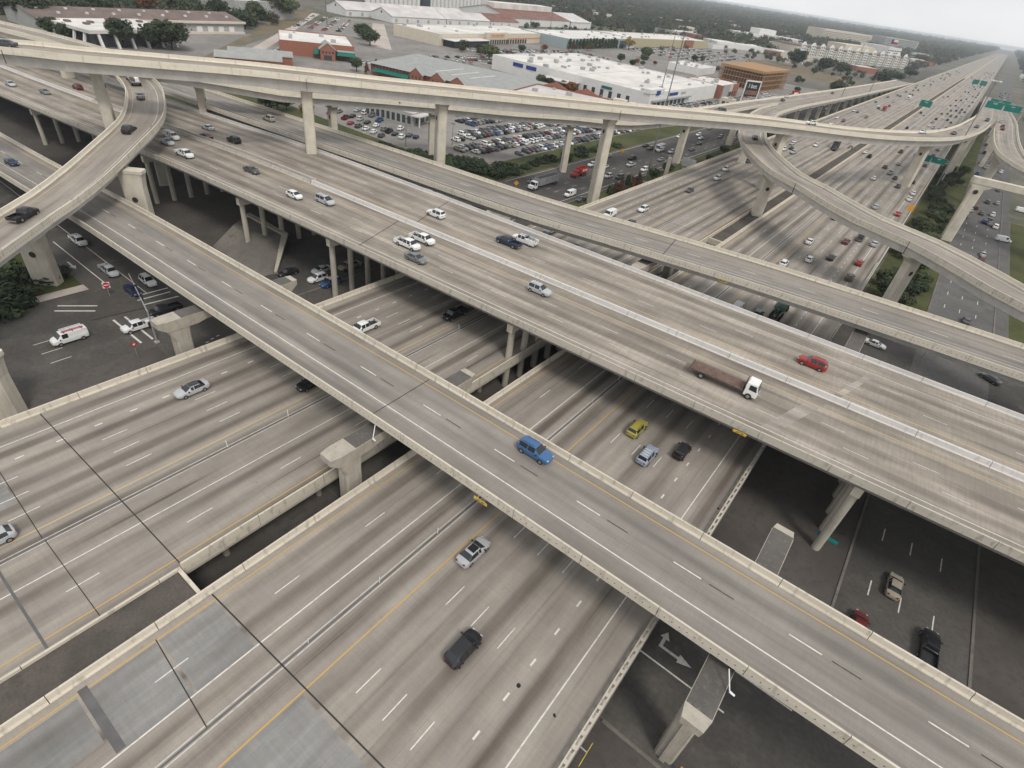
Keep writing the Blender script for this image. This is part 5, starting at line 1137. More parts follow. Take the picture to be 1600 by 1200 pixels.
for i, (px, h, w_, kd, lb) in enumerate([
   ((-386.32, 152.99, 0.00), 15, 1.25, 'dark', 'dark oak left of the gap at the pillared building'), ((-380.12, 175.94, 0.00), 15, 1.7, 'dark', 'broad dark oak at the right end of the pillared building'), ((-384.20, 170.07, 0.00), 13, 1.5, 'dark', 'dark oak overlapping the broad oak'),
   ((-458.40, 136.67, 0.00), 17, 1.3, 'dark', 'tall dark tree at the left of the brown-roofed shed'), ((-419.24, 131.34, 0.00), 10, 1.4, 'dark', 'dark tree left of the pillared building corner'), ((-405.47, 133.88, 0.00), 9, 1.5, 'dark', 'low dark tree before the pillared building'),
   ((-530.81, 338.14, 0.00), 22, 1.5, 'mid', 'big tree left of the access lane'), ((-525.70, 347.59, 0.00), 20, 1.4, 'mid', 'big tree right of the pair by the access lane'), ((-489.65, 297.95, 0.00), 16, 1.2, 'mid', 'tree before the grey shed'),
   ((-484.04, 264.01, 0.00), 17, 1.0, 'dark', 'thin tree left of the grey shed'), ((-307.19, 248.93, 0.00), 8, 1.1, 'dark', 'round green tree beside the pharmacy car park'), ((-299.35, 250.25, 0.00), 6.5, 1.0, 'red', 'reddish shrub tree left of the grey-roofed shops'),
   ((-304.99, 263.68, 0.00), 7, 1.0, 'yellow', 'yellowish tree at the corner of the grey-roofed shops'), ((-393.08, 332.57, 0.00), 12, 1.5, 'dark', 'dark tree left of the side street'), ((-422.01, 350.48, 0.00), 12, 1.4, 'dark', 'dark tree behind the pharmacy by the side street'), ((-328.11, 400.50, 0.00), 12, 1.5, 'mid', 'rounded tree behind the long grey roof'),
   ((-231.93, 964.94, 0.00), 24, 1.25, 'dark', 'large dark tree right of the timber frame building'), ((-197.07, 988.01, 0.00), 18, 1.4, 'dark', 'dark tree before the white apartment row'), ((-171.78, 980.54, 0.00), 16, 1.5, 'dark', 'broad tree before the middle of the apartment row'),
   ((-118.79, 699.68, 0.00), 13, 1.6, 'dark', 'dark tree left of the double ramp'), ((-116.59, 964.25, 0.00), 15, 1.8, 'dark', 'dark tree mass above the double ramp'), ((-112.09, 1066.34, 0.00), 14, 1.8, 'dark', 'tree right of the dark mass above the double ramp'), ((-111.09, 1218.47, 0.00), 13, 1.8, 'dark', 'last tree above the end of the double ramp'),
   ((-369.21, 718.34, 0.00), 14, 1.3, 'yellow', 'olive tree beside the blue store entrance'), ((-316.47, 660.14, 0.00), 12, 1.4, 'mid', 'tree at the rear of the big white-roofed store'), ((-525.42, 230.72, 0.00), 16, 1.3, 'rust', 'red autumn tree behind the brown-roofed shed'),
   ((-502.17, 138.77, 0.00), 14, 1.5, 'dark', 'dark tree in the top left corner')]):
    tree(kd, px[0], px[1], h, lb, None, w_)
for k in range(16):
    tree('cone', -375-k*.3, 592+k*7.5, R.uniform(9, 12), 'columnar tree in the row along the blue store wall', 'trees along the blue store', 1.2)
for k in range(34):
    x = R.uniform(-640, -430); y = R.uniform(140, 330)+(-430-x)*.5
    if y > 300+(-430-x)*0.2: continue
    tree(R.choice(['dark', 'mid', 'dark']), x-30, y, R.uniform(9, 16), 'tree in the wooded blocks behind the brown-roofed shed at the upper left', 'trees at the upper left', 1.3)

for k in range(46):
    x, y = R.choice(((R.uniform(-372, -255), R.uniform(560, 640)), (R.uniform(-250, -215), R.uniform(340, 368)), (R.uniform(-300, -130), R.uniform(690, 1000)), (R.uniform(-372, -330), R.uniform(400, 620)), (R.uniform(-150, -128), R.uniform(560, 1000))))
    tree(R.choice(['dark', 'mid', 'dark', 'rust']), x, y, R.uniform(5, 9), 'small tree among the shops and car parks beyond the flyovers', 'trees among the shops', 1.2)
# ------------------------------------------------------------------ buildings
def bld(name, label, x, y, rz, lx, ly, h, wall, roof, parapet=0.6, units=0, cat='building', windows=None, seed=1):
    """footprint lx by ly from the corner (x, y), turned by rz degrees"""
    t = thing(name, label, cat, (x, y, 0), rad(rz)); r = random.Random(seed)
    MB().box(0, lx, 0, ly, 0, h).build('wall', wall, t)
    MB().box(.35, lx-.35, .35, ly-.35, h+.004, h+.12).build('roof', roof, t)
    if parapet:
        q = MB(); q.box(0, lx, 0, .3, h+.002, h+parapet); q.box(0, lx, ly-.3, ly, h+.002, h+parapet); q.box(0, .3, .3, ly-.3, h+.002, h+parapet); q.box(lx-.3, lx, .3, ly-.3, h+.002, h+parapet); q.build('parapet', wall, t)
    um = MB().box(-1.1, 1.1, -.9, .9, 0, 1.3).mesh('roof_unit', 'galv')
    for k in range(units):
        o = link('roof_unit', um, t, (r.uniform(3, lx-3), r.uniform(3, ly-3), h+.12), r.choice((0, 1.57))); o.scale = (r.uniform(.7, 1.5),)*3
    for (side, u0, u1, n, wd, z0, z1, mt) in (windows or []):
        for k in range(n):
            u = u0+(u1-u0)*(k+.5)/n
            b = {'s': (u-wd/2, u+wd/2, -.06, .02), 'n': (u-wd/2, u+wd/2, ly-.02, ly+.06), 'e': (lx-.02, lx+.06, u-wd/2, u+wd/2), 'w': (-.06, .02, u-wd/2, u+wd/2)}[side]
            MB().box(*b, z0, z1).build('window' if mt == 'window_glass' else 'panel', mt, t)
    return t
def gable(t, x0, x1, y0, y1, z0, zr, roof, wall, axis='x', over=.5, name='roof'):
    if axis == 'x':
        ym = (y0+y1)/2; q = MB(); q.face([(x0-over, y0-over, z0-.2), (x1+over, y0-over, z0-.2), (x1+over, ym, zr), (x0-over, ym, zr)]); q.face([(x0-over, y1+over, z0-.2), (x0-over, ym, zr), (x1+over, ym, zr), (x1+over, y1+over, z0-.2)])
        q.face([(x0-over, y0-over, z0-.4), (x0-over, y0-over, z0-.2), (x1+over, y0-over, z0-.2), (x1+over, y0-over, z0-.4)])
        g_ = MB(); g_.face([(x0, y0, z0), (x0, ym, zr-.1), (x0, y1, z0)]); g_.face([(x1, y0, z0), (x1, y1, z0), (x1, ym, zr-.1)])
    else:
        xm = (x0+x1)/2; q = MB(); q.face([(x0-over, y0-over, z0-.2), (xm, y0-over, zr), (xm, y1+over, zr), (x0-over, y1+over, z0-.2)]); q.face([(x1+over, y0-over, z0-.2), (x1+over, y1+over, z0-.2), (xm, y1+over, zr), (xm, y0-over, zr)])
        g_ = MB(); g_.face([(x0, y0, z0), (x1, y0, z0), (xm, y0, zr-.1)]); g_.face([(x0, y1, z0), (xm, y1, zr-.1), (x1, y1, z0)])
    q.build(name, roof, t)
    for f in g_.f:
        e = MB(); e.face([g_.v[i] for i in f]); e.build('gable', wall, t)
# pillared office with flat pale roof and the long shed behind it
t = thing('office_building', 'dark glass office with a pale flat roof on slanted white pillars at upper left', 'building', (-422, 130, 0), rad(9))
MB().box(4, 36, 4, 44, 0, 7).build('wall', 'window_glass', t); MB().box(0, 40, 0, 52, 7, 8.6).build('roof', 'roof_white', t)
for k in range(6): MB().rings([[(40.6, 4+k*8.5, 0), (42, 4+k*8.5, 0), (42, 5.2+k*8.5, 0), (40.6, 5.2+k*8.5, 0)], [(38.5, 4+k*8.5, 7), (39.7, 4+k*8.5, 7), (39.7, 5.2+k*8.5, 7), (38.5, 5.2+k*8.5, 7)]]).build('pillar', 'wall_white', t)
for k in range(4): MB().rings([[(6+k*9, -1.6, 0), (7.2+k*9, -1.6, 0), (7.2+k*9, -.6, 0), (6+k*9, -.6, 0)], [(6+k*9, .6, 7), (7.2+k*9, .6, 7), (7.2+k*9, 1.6, 7), (6+k*9, 1.6, 7)]]).build('pillar', 'wall_white', t)
for k in range(9): MB().box(4+R.uniform(0, 28), 8+R.uniform(0, 28)+3, 5+k*4.6, 7.4+k*4.6, 8.6, 9.4).build('roof_unit', 'galv', t) if 0 else None
rr_ = random.Random(3)
for k in range(9):
    a, b = rr_.uniform(4, 32), 4+k*5; MB().box(a, a+3.2, b, b+2.4, 8.605, 9.6).build('roof_unit', 'roof_brown', t)
t = thing('warehouse', 'long low warehouse with a brown roof and pale eaves at upper left', 'building', (-476, 128, 0), rad(4))
MB().box(0, 42, 0, 128, 0, 7).build('wall', 'wall_grey', t); gable(t, 0, 42, 0, 128, 7, 10.5, 'roof_brown', 'wall_grey', 'y', 1.0)
MB().box(42.2, 43.6, -1, 129, 5.9, 7.2).build('eaves_band', 'wall_cream', t)
for k in range(4): MB().box(42.05, 42.3, 92+k*8, 96+k*8, 0.2, 4.2).build('dock_door', 'wall_white', t)
MB().box(42.3, 46, 80, 126, 0, 1.2).build('loading_dock', 'wall_cream', t)
for k in range(16): MB().box(25+8*(k % 2), 26.5+8*(k % 2), 6+k*7.6, 7.5+k*7.6, 8.3 if k % 2 else 9.5, 9.4 if k % 2 else 10.4).build('roof_vent', 'roof_white', t)
t = bld('shed', 'tall pale green metal shed behind the trees at the top', -560, 290, 8, 45, 60, 13, 'wall_grey', 'roof_pale', 0)
for k in range(6): MB().box(44.98, 45.1, 4+k*9, 4.4+k*9, .2, 12.8).build('rib', 'roof_pale', t)
# pharmacy block
t = bld('store_building', 'brick store with a pale flat roof, green awning and gabled entrance behind the flyover', -364, 235, 57, 46, 52, 7.5, 'wall_brick', 'roof_white', .7, 5, seed=5)
q = thing('shop_wing', 'low brick shop wing with grey metal roofs left of the gabled store', 'building', (-338, 178, 0), rad(57))
MB().box(0, 34, 0, 13, 0, 4).build('wall', 'wall_brick', q); gable(q, 0, 34, 0, 13, 4, 6.3, 'roof_grey', 'wall_brick', 'x', .5); MB().box(6, 40, 14, 26, 0, 4.6).build('rear_wall', 'wall_brick', q); gable(q, 6, 40, 14, 26, 4.6, 6.6, 'roof_grey', 'wall_brick', 'x', .5, 'rear_roof')
MB().box(24, 33, -9, -.1, 0, 6).build('entrance_wall', 'wall_brick', t); gable(t, 23.5, 33.5, -9, 8, 6, 9.8, 'roof_grey', 'wall_brick', 'y', .4, 'entrance_roof')
for k in range(4): MB().box(25+k*2, 26.3+k*2, -9.08, -9.0, 4, 5.2).build('window', 'window_glass', t)
MB().box(26, 30.8, -9.1, -9.0, .3, 3).build('doorway', 'window_glass', t)
MB().rings([[(34, -8.5, 3.2), (46, -8.5, 3.2), (46, -.2, 3.2), (34, -.2, 3.2)], [(35, -7, 5.2), (45.5, -7, 5.2), (45.5, -.2, 5.2), (35, -.2, 5.2)]]).build('canopy', 'awning_green', t); MB().box(34.6, 45.6, -7.2, -.2, 5.21, 5.4).build('canopy_roof', 'roof_grey', t)
MB().rings([[(20, -7, 3), (23.4, -7, 3), (23.4, -1, 3), (20, -1, 3)], [(21, -4, 5), (23.4, -4, 5), (23.4, -1, 5), (21, -1, 5)]]).build('awning', 'awning_green', t)
# long grey hipped store with brick gables
t = thing('store_building', 'long brick shop row with a wide grey metal roof, small gables and a green awning', 'building', (-300, 254, 0), rad(12))
MB().box(0, 92, 0, 62, 0, 6).build('wall', 'wall_brick', t)
q = MB(); q.face([(-1, -1.5, 6.1), (93, -1.5, 6.1), (80, 34, 11), (10, 34, 11)]); q.face([(93, -1.5, 6.1), (93, 63, 6.1), (80, 34, 11)]); q.face([(93, 63, 6.1), (-1, 63, 6.1), (10, 34, 11), (80, 34, 11)]); q.face([(-1, 63, 6.1), (-1, -1.5, 6.1), (10, 34, 11)]); q.build('roof', 'roof_grey', t)
for k, (x, w_) in enumerate(((30, 9), (44, 10), (57, 11))):
    MB().box(x, x+w_, -2.6, -1.6, 0, 5.8).build('gable_wall', 'wall_brick', t); gable(t, x, x+w_, -2.8, 8, 5.8, 9.2, 'roof_grey', 'wall_brick', 'y', .3, 'gable_roof')
    for j in range(3): MB().box(x+1.5+j*(w_-4)/2, x+2.7+j*(w_-4)/2, -2.68, -2.6, 3.4, 4.8).build('window', 'window_glass', t)
for k in range(12): MB().box(2+k*2.4, 3.2+k*2.4, -.08, -.0, 4.4, 5.4).build('window', 'window_glass', t)
for k in range(9): MB().box(68.5+k*2.6, 69.8+k*2.6, -.08, 0, 4.2, 5.3).build('window', 'window_glass', t)
MB().rings([[(4, -4, 2.6), (29, -4, 2.6), (29, -.1, 2.6), (4, -.1, 2.6)], [(4, -1.6, 4), (29, -1.6, 4), (29, -.1, 4), (4, -.1, 4)]]).build('awning', 'awning_green', t)
for k in range(3): MB().rings([[(40+k*11, 9, 7.55), (40.8+k*11, 9, 7.55), (50.8+k*11, 24, 9.65), (50+k*11, 24, 9.65)], [(40+k*11, 9, 7.7), (40.8+k*11, 9, 7.7), (50.8+k*11, 24, 9.8), (50+k*11, 24, 9.8)]]).build('skylight', 'roof_white', t)
# grey flat-roofed shops with brick parapet ends, right behind the flyover
t = bld('store_building', 'flat grey-roofed shop block with brick gable parapets just above the flyover', -208, 268, 14, 66, 52, 6.5, 'wall_brick', 'roof_pale', .8, 9, seed=9)
for x in (4, 24): MB().rings([[(x, 51.6, 7.3), (x+16, 51.6, 7.3), (x+8, 51.6, 10.2)], [(x, 52.4, 7.3), (x+16, 52.4, 7.3), (x+8, 52.4, 10.2)]]).build('gable_parapet', 'wall_brick', t)
MB().box(50, 58, 49, 53, 0, 8.5).build('entrance_tower', 'wall_cream', t); MB().box(51, 57, 48.9, 49.0, 3, 7).build('panel', 'wall_brick', t); MB().box(60, 65, 49, 52.6, 0, 8).build('entrance_tower', 'wall_cream', t)
MB().box(38, 48, 53, 54.5, 0, 6.5).build('panel', 'wall_brick', t)
# big white store
t = bld('store_building', 'huge flat white-roofed store block in the middle of the shopping area', -300, 370, 0, 132, 118, 9, 'wall_white', 'roof_white', .6, 42, seed=2, windows=[('s', 60, 120, 9, 2.6, 1, 5, 'window_glass'), ('e', 6, 60, 8, 4.5, .4, 3.6, 'window_glass')])
MB().box(132.1, 134, 4, 66, 4.2, 5).build('canopy', 'galv', t); MB().box(128, 132.4, -.5, 20, 9, 11.5).build('front_tower', 'wall_white', t); MB().box(96, 104, -.35, -.05, 5.8, 7.4).build('sign_board', 'awning_green', t)
q = MB().box(132.42, 132.6, 8, 14, 8, 10.6).build('sign_board', 'flag_blue', t); MB().box(132.1, 132.3, 30, 44, 6.4, 8.2).build('sign_board', 'flag_blue', t); MB().box(132.1, 132.3, 50, 58, 6.6, 7.8).build('sign_board', 'wall_grey', t)
for k in range(2): MB().box(20+k*12, 29+k*12, -.3, -.05, 5.6, 8).build('sign_board', 'flag_blue', t)
MB().box(54, 78, -14, -.1, 0, 5).build('loading_bay', 'joint', t); MB().box(53, 79, -15, -.1, 5, 5.6).build('loading_roof', 'roof_pale', t)
for k in range(3): MB().box(30+k*42, 30.3+k*42, .4, 117.6, 9.12, 9.3).build('roof_seam', 'roof_pale', t)
t = bld('store_building', 'brown brick shop with tan front at the end of the white store', -196, 490, 0, 32, 40, 9, 'wall_brick', 'roof_white', .6, 8, seed=12, windows=[('e', 4, 36, 6, 3, .3, 4, 'window_glass')])
MB().box(32.1, 32.6, 2, 16, 0, 10).build('front_panel', 'wall_grey', t); MB().box(32.1, 32.5, 17, 24, 4.5, 9.2).build('front_panel', 'wall_cream', t)
# orange-trimmed hardware warehouse
t = bld('store_building', 'pale hardware warehouse store with orange front band, sign and green-roofed garden yard', -446, 405, 6, 52, 190, 8.6, 'wall_cream', 'roof_white', .5, 9, seed=4)
MB().box(52.0, 52.2, 62, 189, 4.2, 5).build('orange_band', 'band_orange', t); MB().box(52.2, 55, 70, 108, 0, 10.2).build('entrance_front', 'wall_cream', t); q = MB().box(55, 55.3, 76, 102, 6.2, 9.2).build('sign_board', 'wall_orange', t)
text('lettering', 'THE HOME DEPOT', 2.9, 'wood_dark', q, (55.36, 89, 7.7), (rad(90), 0, rad(90)))
for k in range(9): MB().box(55, 55.2, 72+k*4.1, 75+k*4.1, .2, 4.4).build('doorway', 'window_glass', t)
for k in range(8): MB().box(52.2, 52.4, 112+k*5, 115.2+k*5, .2, 3.8).build('window', 'window_glass', t)
MB().box(52.3, 66, 4, 60, 5.2, 5.7).build('garden_roof', 'roof_white', t); MB().box(52.3, 65, 6, 58, 0, 5.1).build('garden_yard', 'trim_black', t)
# old elevator silos and mill sheds at the top
t = thing('silo_block', 'tall white concrete silos with vertical flutes at the top edge', 'silo', (-712, 596, 0))
for k in range(28):
    if k in (12, 13): continue
    MB().tube((0, 4+k*8.5, 0), (0, 4+k*8.5, 46), 3.7, 3.7, 14).build('silo', 'wall_white', t, smooth=40)
MB().box(-6, 4, 0, 240, 46, 52).build('head_house', 'wall_white', t); MB().box(-9, 6, 104, 118, 0, 46).build('stair_tower', 'window_glass', t)
for x0, x1, y0, y1, h, rf, lb in ((-600, -566, 448, 640, 12, 'roof_pale', 'farther long pale mill shed with a white gable end'), (-562, -528, 478, 560, 12, 'roof_pale', 'nearer long mill shed with a white gable end and square window'), (-562, -528, 562, 640, 12, 'roof_pale', 'streaked pale mill shed joined to the nearer one'), (-566, -528, 642, 700, 12.5, 'roof_rust', 'mill shed with a rust brown roof and white gable')):
    t = thing('mill_shed', lb, 'building', (x0, y0, 0)); a_, b_ = x1-x0, y1-y0; MB().box(0, a_, 0, b_, 0, 6).build('wall', 'wall_white', t); gable(t, 0, a_, 0, b_, 6, h, rf, 'wall_white', 'y', .6)
    MB().box(a_/2-1, a_/2+1, -.12, -.02, 7, 9).build('window', 'window_glass', t)
    for k in range(int(b_/16)): MB().box(a_+.02, a_+.2, 4+k*16, 7+k*16, 1, 4).build('door', 'wall_grey', t)
t = thing('mill_building', 'large mill hall with rust brown sloping roofs and pale ridge', 'building', (-640, 705, 0)); MB().box(0, 92, 0, 150, 0, 9).build('wall', 'wall_white', t); gable(t, 0, 92, 0, 150, 9, 18, 'roof_rust', 'wall_white', 'y', .8); MB().box(34, 58, 6, 146, 14.5, 22).build('ridge_hall', 'roof_white', t)
t = thing('mill_building', 'pale mill hall with streaked roof right of the rust brown hall', 'building', (-625, 858, 0)); MB().box(0, 78, 0, 60, 0, 9).build('wall', 'wall_white', t); gable(t, 0, 78, 0, 60, 8, 16, 'roof_pale', 'wall_white', 'y', .8)
# blue-grey store with yellow end
t = bld('store_building', 'long blue-grey store with a glazed entrance and pale roof', -440, 588, 3, 62, 176, 9, 'wall_blue', 'roof_white', .6, 16, seed=8)
MB().box(62, 66, 118, 150, 0, 9.6).build('entrance_front', 'wall_blue', t); MB().box(66, 66.2, 122, 142, .3, 8).build('entrance_glass', 'window_glass', t); MB().box(61.9, 64, 152, 170, 0, 10).build('white_front', 'wall_white', t)
for k in range(4): MB().box(64, 64.2, 154+k*4, 155.6+k*4, 1, 8).build('window', 'window_glass', t)
t = bld('store_building', 'yellow-walled store beyond the blue-grey store', -452, 768, -4, 60, 230, 9, 'wall_yellow', 'roof_white', .6, 14, seed=6); MB().box(60, 63, 150, 175, 0, 10).build('entrance_front', 'wall_brick', t)
t = bld('restaurant_building', 'small white flat-roofed building right of the big store', -268, 612, 4, 36, 50, 5.5, 'wall_white', 'roof_white', .8, 9, seed=21)
t = bld('pavilion', 'tiny cream drive-in kiosk at the edge of the flyover', -150, 452, 0, 9, 8, 6, 'wall_cream', 'roof_white', .5, 1, seed=22, windows=[('s', 1, 8, 2, 2.4, 1, 4.4, 'window_glass'), ('e', 1, 7, 2, 2.2, 1, 4.4, 'window_glass')])
t = bld('showroom', 'car dealer showroom with tall arched windows and a pale roof below the flyover', -222, 183, 14, 27, 20, 4.6, 'wall_grey', 'roof_pale', .4, 4, seed=23, windows=[('s', 1, 26, 9, 1.7, .4, 3.6, 'window_glass'), ('e', 1, 19, 4, 3, .4, 3.6, 'window_glass')])
MB().box(26.5, 31, -1.5, 9, 4.0, 4.5).build('porch_roof', 'roof_pale', t)
for y in (-1, 8.4): MB().box(30.4, 30.8, y, y+.4, 0, 4).build('porch_post', 'wall_white', t)
# timber-framed block under construction
t = thing('timber_frame_building', 'bare timber frame of a four-storey block under construction', 'building', (-206, 592, 0), rad(-2))
for f in range(4):
    MB().box(0, 42, 0, 74, f*4, f*4+.4).build('floor', 'wood', t); MB().box(3, 38, 3, 70, f*4+.41, f*4+3.9).build('dark_interior', 'wood_dark', t)  # solid block in darker wood, shade inside the frame put into its colour
    q = MB()
    for k in range(26): y = k*74/26; q.box(41.6, 42, y, y+.35, f*4+.4, f*4+4); q.box(0, .4, y, y+.35, f*4+.4, f*4+4)
    for k in range(15): x = k*42/15; q.box(x, x+.35, 0, .4, f*4+.4, f*4+4); q.box(x, x+.35, 73.6, 74, f*4+.4, f*4+4)
    for k in range(6): q.box(2, 40, 8+k*11, 8.3+k*11, f*4+.4, f*4+4)
    stuff(q.build('studs', 'wood', t))
MB().box(0, 42, 0, 74, 16, 16.5).build('top_deck', 'wood', t); MB().box(42.05, 42.3, 0, 74, 14.6, 16.3).build('sheathing', 'wood', t); MB().box(0, 42, -.3, -.05, 14.4, 16.3).build('sheathing', 'wood', t)
# apartments
t = thing('apartment_building', 'long white apartment row with gabled bays and dark windows', 'building', (-292, 1195, 0), rad(64.5))
MB().box(0, 330, 0, 60, 0, 17).build('wall', 'wall_cream', t); MB().box(-1, 331, -1, 61, 17, 18.2).build('roof', 'roof_brown', t); MB().box(150, 240, 20, 60, 18.2, 27).build('rear_block', 'wall_cream', t)
wm_ = MB().box(-1.3, 1.3, -.2, .1, 0, 2.2).mesh('window', 'window_glass')
for k in range(13):
    x = 6+k*25; MB().box(x, x+11, -3, -.02, 0, 20).build('bay', 'wall_white', t); MB().rings([[(x, -3, 20), (x+11, -3, 20), (x+11, 0, 20), (x, 0, 20)], [(x+5.4, -3, 24.5), (x+5.6, -3, 24.5), (x+5.6, 0, 24.5), (x+5.4, 0, 24.5)]]).build('bay_gable', 'wall_white', t)
    for f in range(5):
        link('window', wm_, t, (x+3, -3, 1.5+f*4)); link('window', wm_, t, (x+8, -3, 1.5+f*4))
        link('window', wm_, t, (x+15, 0, 1.5+f*3.6)); link('window', wm_, t, (x+20, 0, 1.5+f*3.6))
for k, (x, y, rz, a, b, h, wl_, lb) in enumerate([
   (-196, 1500, 70, 55, 60, 30, 'wall_white', 'white box building with a blue base beside the flag'), (-330, 2380, 62, 170, 60, 36, 'wall_grey', 'dark striped office block behind the flag building'), (-470, 2150, 65, 240, 60, 34, 'wall_cream', 'long pale hotel block behind the apartments'),
   (-470, 1440, 62, 190, 60, 13, 'wall_white', 'white vaulted hall left of the apartment row'), (-392, 1075, 50, 120, 50, 7, 'wall_white', 'low white row of shops left of the apartments'), (-500, 1130, 72, 150, 45, 7, 'wall_grey', 'pale low building at the edge of the far car park'), (-470, 1290, 68, 110, 40, 7, 'wall_cream', 'second pale low building at the edge of the far car park')]):
    t = bld('far_building', lb, x, y, rz, a, b, h, wl_, 'roof_white' if h < 20 else 'roof_pale', .6, 3, seed=30+k)
    nb = int(h/4)
    if h > 10:
        for f in range(1, nb):
            for j in range(int(a/9)): MB().box(2+j*9, 8+j*9, -.15, -.02, f*4, f*4+1.8).build('window', 'window_glass', t)
    if k == 0:
        MB().box(-.2, 55.2, -.2, -.02, 0, 9).build('blue_base', 'flag_blue', t)
        fl = thing('flag', 'large red white and blue flag flying above the far white building', 'flag', (-196, 1500, 0)); MB().tube((0, 0, 0), (0, 0, 44), .4, .3, 8).build('pole', 'galv', fl)
        MB().box(0, 4, -.1, .1, 36.5, 44).build('blue_field', 'flag_blue', fl); MB().box(4, 12, -.1, .1, 40.2, 44).build('white_stripe', 'sign_white', fl); MB().box(4, 12, -.1, .1, 36.5, 40.2).build('red_stripe', 'flag_red', fl)
    if k == 3: MB().box(60, 110, 20, 50, 13.2, 24).build('upper_hall', 'wall_white', t)
rb = random.Random(77); nfar = 0
while nfar < 210:
    d = rb.uniform(1050, 3900); a = rb.uniform(-62, 3) if nfar < 90 else rb.uniform(-24, -3); x = math.sin(rad(a))*d; y = math.cos(rad(a))*d
    if -135 < x < 60 or y < 250: continue
    if x < -130 and y > 1000 and x > -560 and y < 2600: pass
    elif rb.random() < .5 and x < -500: continue
    h = rb.choice((5, 6, 7, 8, 9, 12)); a_, b_ = rb.uniform(18, 70), rb.uniform(14, 40)
    if -320 < x < -130 and 1150 < y < 1650: continue
    t = bld('far_building', 'low pale-roofed building among the distant trees', x, y, rb.uniform(0, 90), a_, b_, h, rb.choice(('wall_white', 'wall_cream', 'wall_grey', 'wall_brick')), rb.choice(('roof_white', 'roof_pale', 'roof_grey', 'roof_brown')), 0, 0)
    t['group'] = 'distant low buildings'; nfar += 1
for k in range(24):
    y = 480+k*75; t = bld('far_building', 'low commercial building far along the right side of the freeway', 46+R.uniform(0, 40), y, 0, R.uniform(20, 40), R.uniform(25, 50), R.choice((5, 6, 8)), R.choice(('wall_white', 'wall_cream', 'wall_brick')), R.choice(('roof_white', 'roof_pale', 'roof_grey')), 0, 0); t['group'] = 'far right commercial buildings'

# ------------------------------------------------------------------ signs, lamps, signals
def mast(x, y, h, label, lamps=True, r=.32):
    t = thing('light_mast', label, 'lamp post', (x, y, 0)); MB().tube((0, 0, 0), (0, 0, h), r, r*.45, 10).build('pole', 'pole_dark', t); MB().box(-.6, .6, -.6, .6, 0, .4).build('base', 'concrete', t)
    if lamps:
        rg = MB(); rg.tube((0, 0, h-.8), (0, 0, h-.4), 1.0, 1.0, 12); rg.build('lamp_ring', 'steel', t)
        lm = MB().box(-.55, .55, -.3, .3, -.25, .15).mesh('lamp', 'white_paint')
        for k in range(8): a = k*math.pi/4; link('lamp', lm, t, (math.cos(a)*1.6, math.sin(a)*1.6, h-.6), a)
    return t
mast(-91.7, 217.6, 51, 'tall light mast standing by the russet conifers'); mast(1.0, 345, 50, 'tall light mast in front of the flyover bend at the right'); mast(-88, 545, 50, 'tall light mast beside the far double ramp'); mast(-84, 650, 42, 'second light mast beside the far double ramp')
mast(-172, 394, 50, 'tall light mast in front of the big white store'); mast(-487, 364, 40, 'white light mast in the pharmacy car park', r=.5); mast(-560, 300, 40, 'white light mast beside the big trees at the top')
for k in range(7): mast(-470+k*14, 690+k*75, 32, 'far light mast standing behind the store roofs at the tree line', True, .4)['group'] = 'far light masts'
for k, (px, h) in enumerate((((-206.82, 151.94, 0.00), 8), ((-194.87, 160.33, 0.00), 8), ((-170.37, 160.97, 0.00), 11), ((-163.36, 180.16, 0.00), 9), ((-140.40, 206.95, 0.00), 10), ((-139.61, 219.48, 0.00), 10), ((-453.30, 785.95, 0.00), 14))):
    t = mast(px[0], px[1], h, ['leftmost', 'second', 'third', 'fourth', 'fifth', 'sixth', 'seventh'][k]+' slim dark lamp post from the left among the parked cars', False, .14)
    MB().box(-1.0, 1.0, -.2, .2, h, h+.2).build('lamp_head', 'trim_black', t)
def gantry(x0, x1, y, z0, z1, label, panels, face=-1):
    t = thing('sign_gantry', label, 'road sign', (x0, y, z0))
    q = MB()
    for z in (z1-z0-1.2, z1-z0): q.tube((0, 0, z), (x1-x0, 0, z), .12, .12, 6)
    k = 0
    while k < x1-x0: q.tube((k, 0, z1-z0-1.2), (min(k+1.2, x1-x0), 0, z1-z0), .06, .06, 5); k += 1.2
    q.build('truss', 'galv', t)
    for a in (0, x1-x0): MB().tube((a, 0, 0), (a, 0, z1-z0), .22, .2, 8).build('post', 'galv', t)
    for (a, b, hgt, mt, txt) in panels:
        p = MB().box(a, b, -.35, -.25, z1-z0-.8-hgt/2, z1-z0-.8+hgt/2).build('sign_panel', mt, t)
        e = MB(); zc = z1-z0-.8
        for z in (zc-hgt/2+.06, zc+hgt/2-.12): e.box(a+.06, b-.06, -.362, -.352, z, z+.06)
        e.build('border', 'sign_white', p)
        for i, s_ in enumerate(txt): text('lettering', s_, hgt*.24, 'sign_white', p, ((a+b)/2, -.37, zc+hgt*(.2-.36*i)), (rad(90), 0, 0))
    return t
gantry(-14, 2, 352, ZT, ZT+8.5, 'pair of green overhead road signs before the flyover bend', [(1.2, 7.2, 3.2, 'sign_green', ['WEST']), (7.6, 13.6, 2.9, 'sign_green', ['EXIT'])])
gantry(2, 24, 520, 22.6, 30.5, 'large green overhead signs on the merged flyover', [(1, 10.5, 4.2, 'sign_green', ['WEST']), (11.3, 20.5, 4.2, 'sign_green', ['EXIT'])])
gantry(3, 22, 640, 17.5, 25.5, 'second row of green signs behind the large ones', [(2, 16, 4, 'sign_green', ['WEST'])])
gantry(-44.5, -24, 640, ZT, ZT+8.5, 'green overhead sign far along the freeway median', [(3, 12, 5, 'sign_green', ['WEST'])])
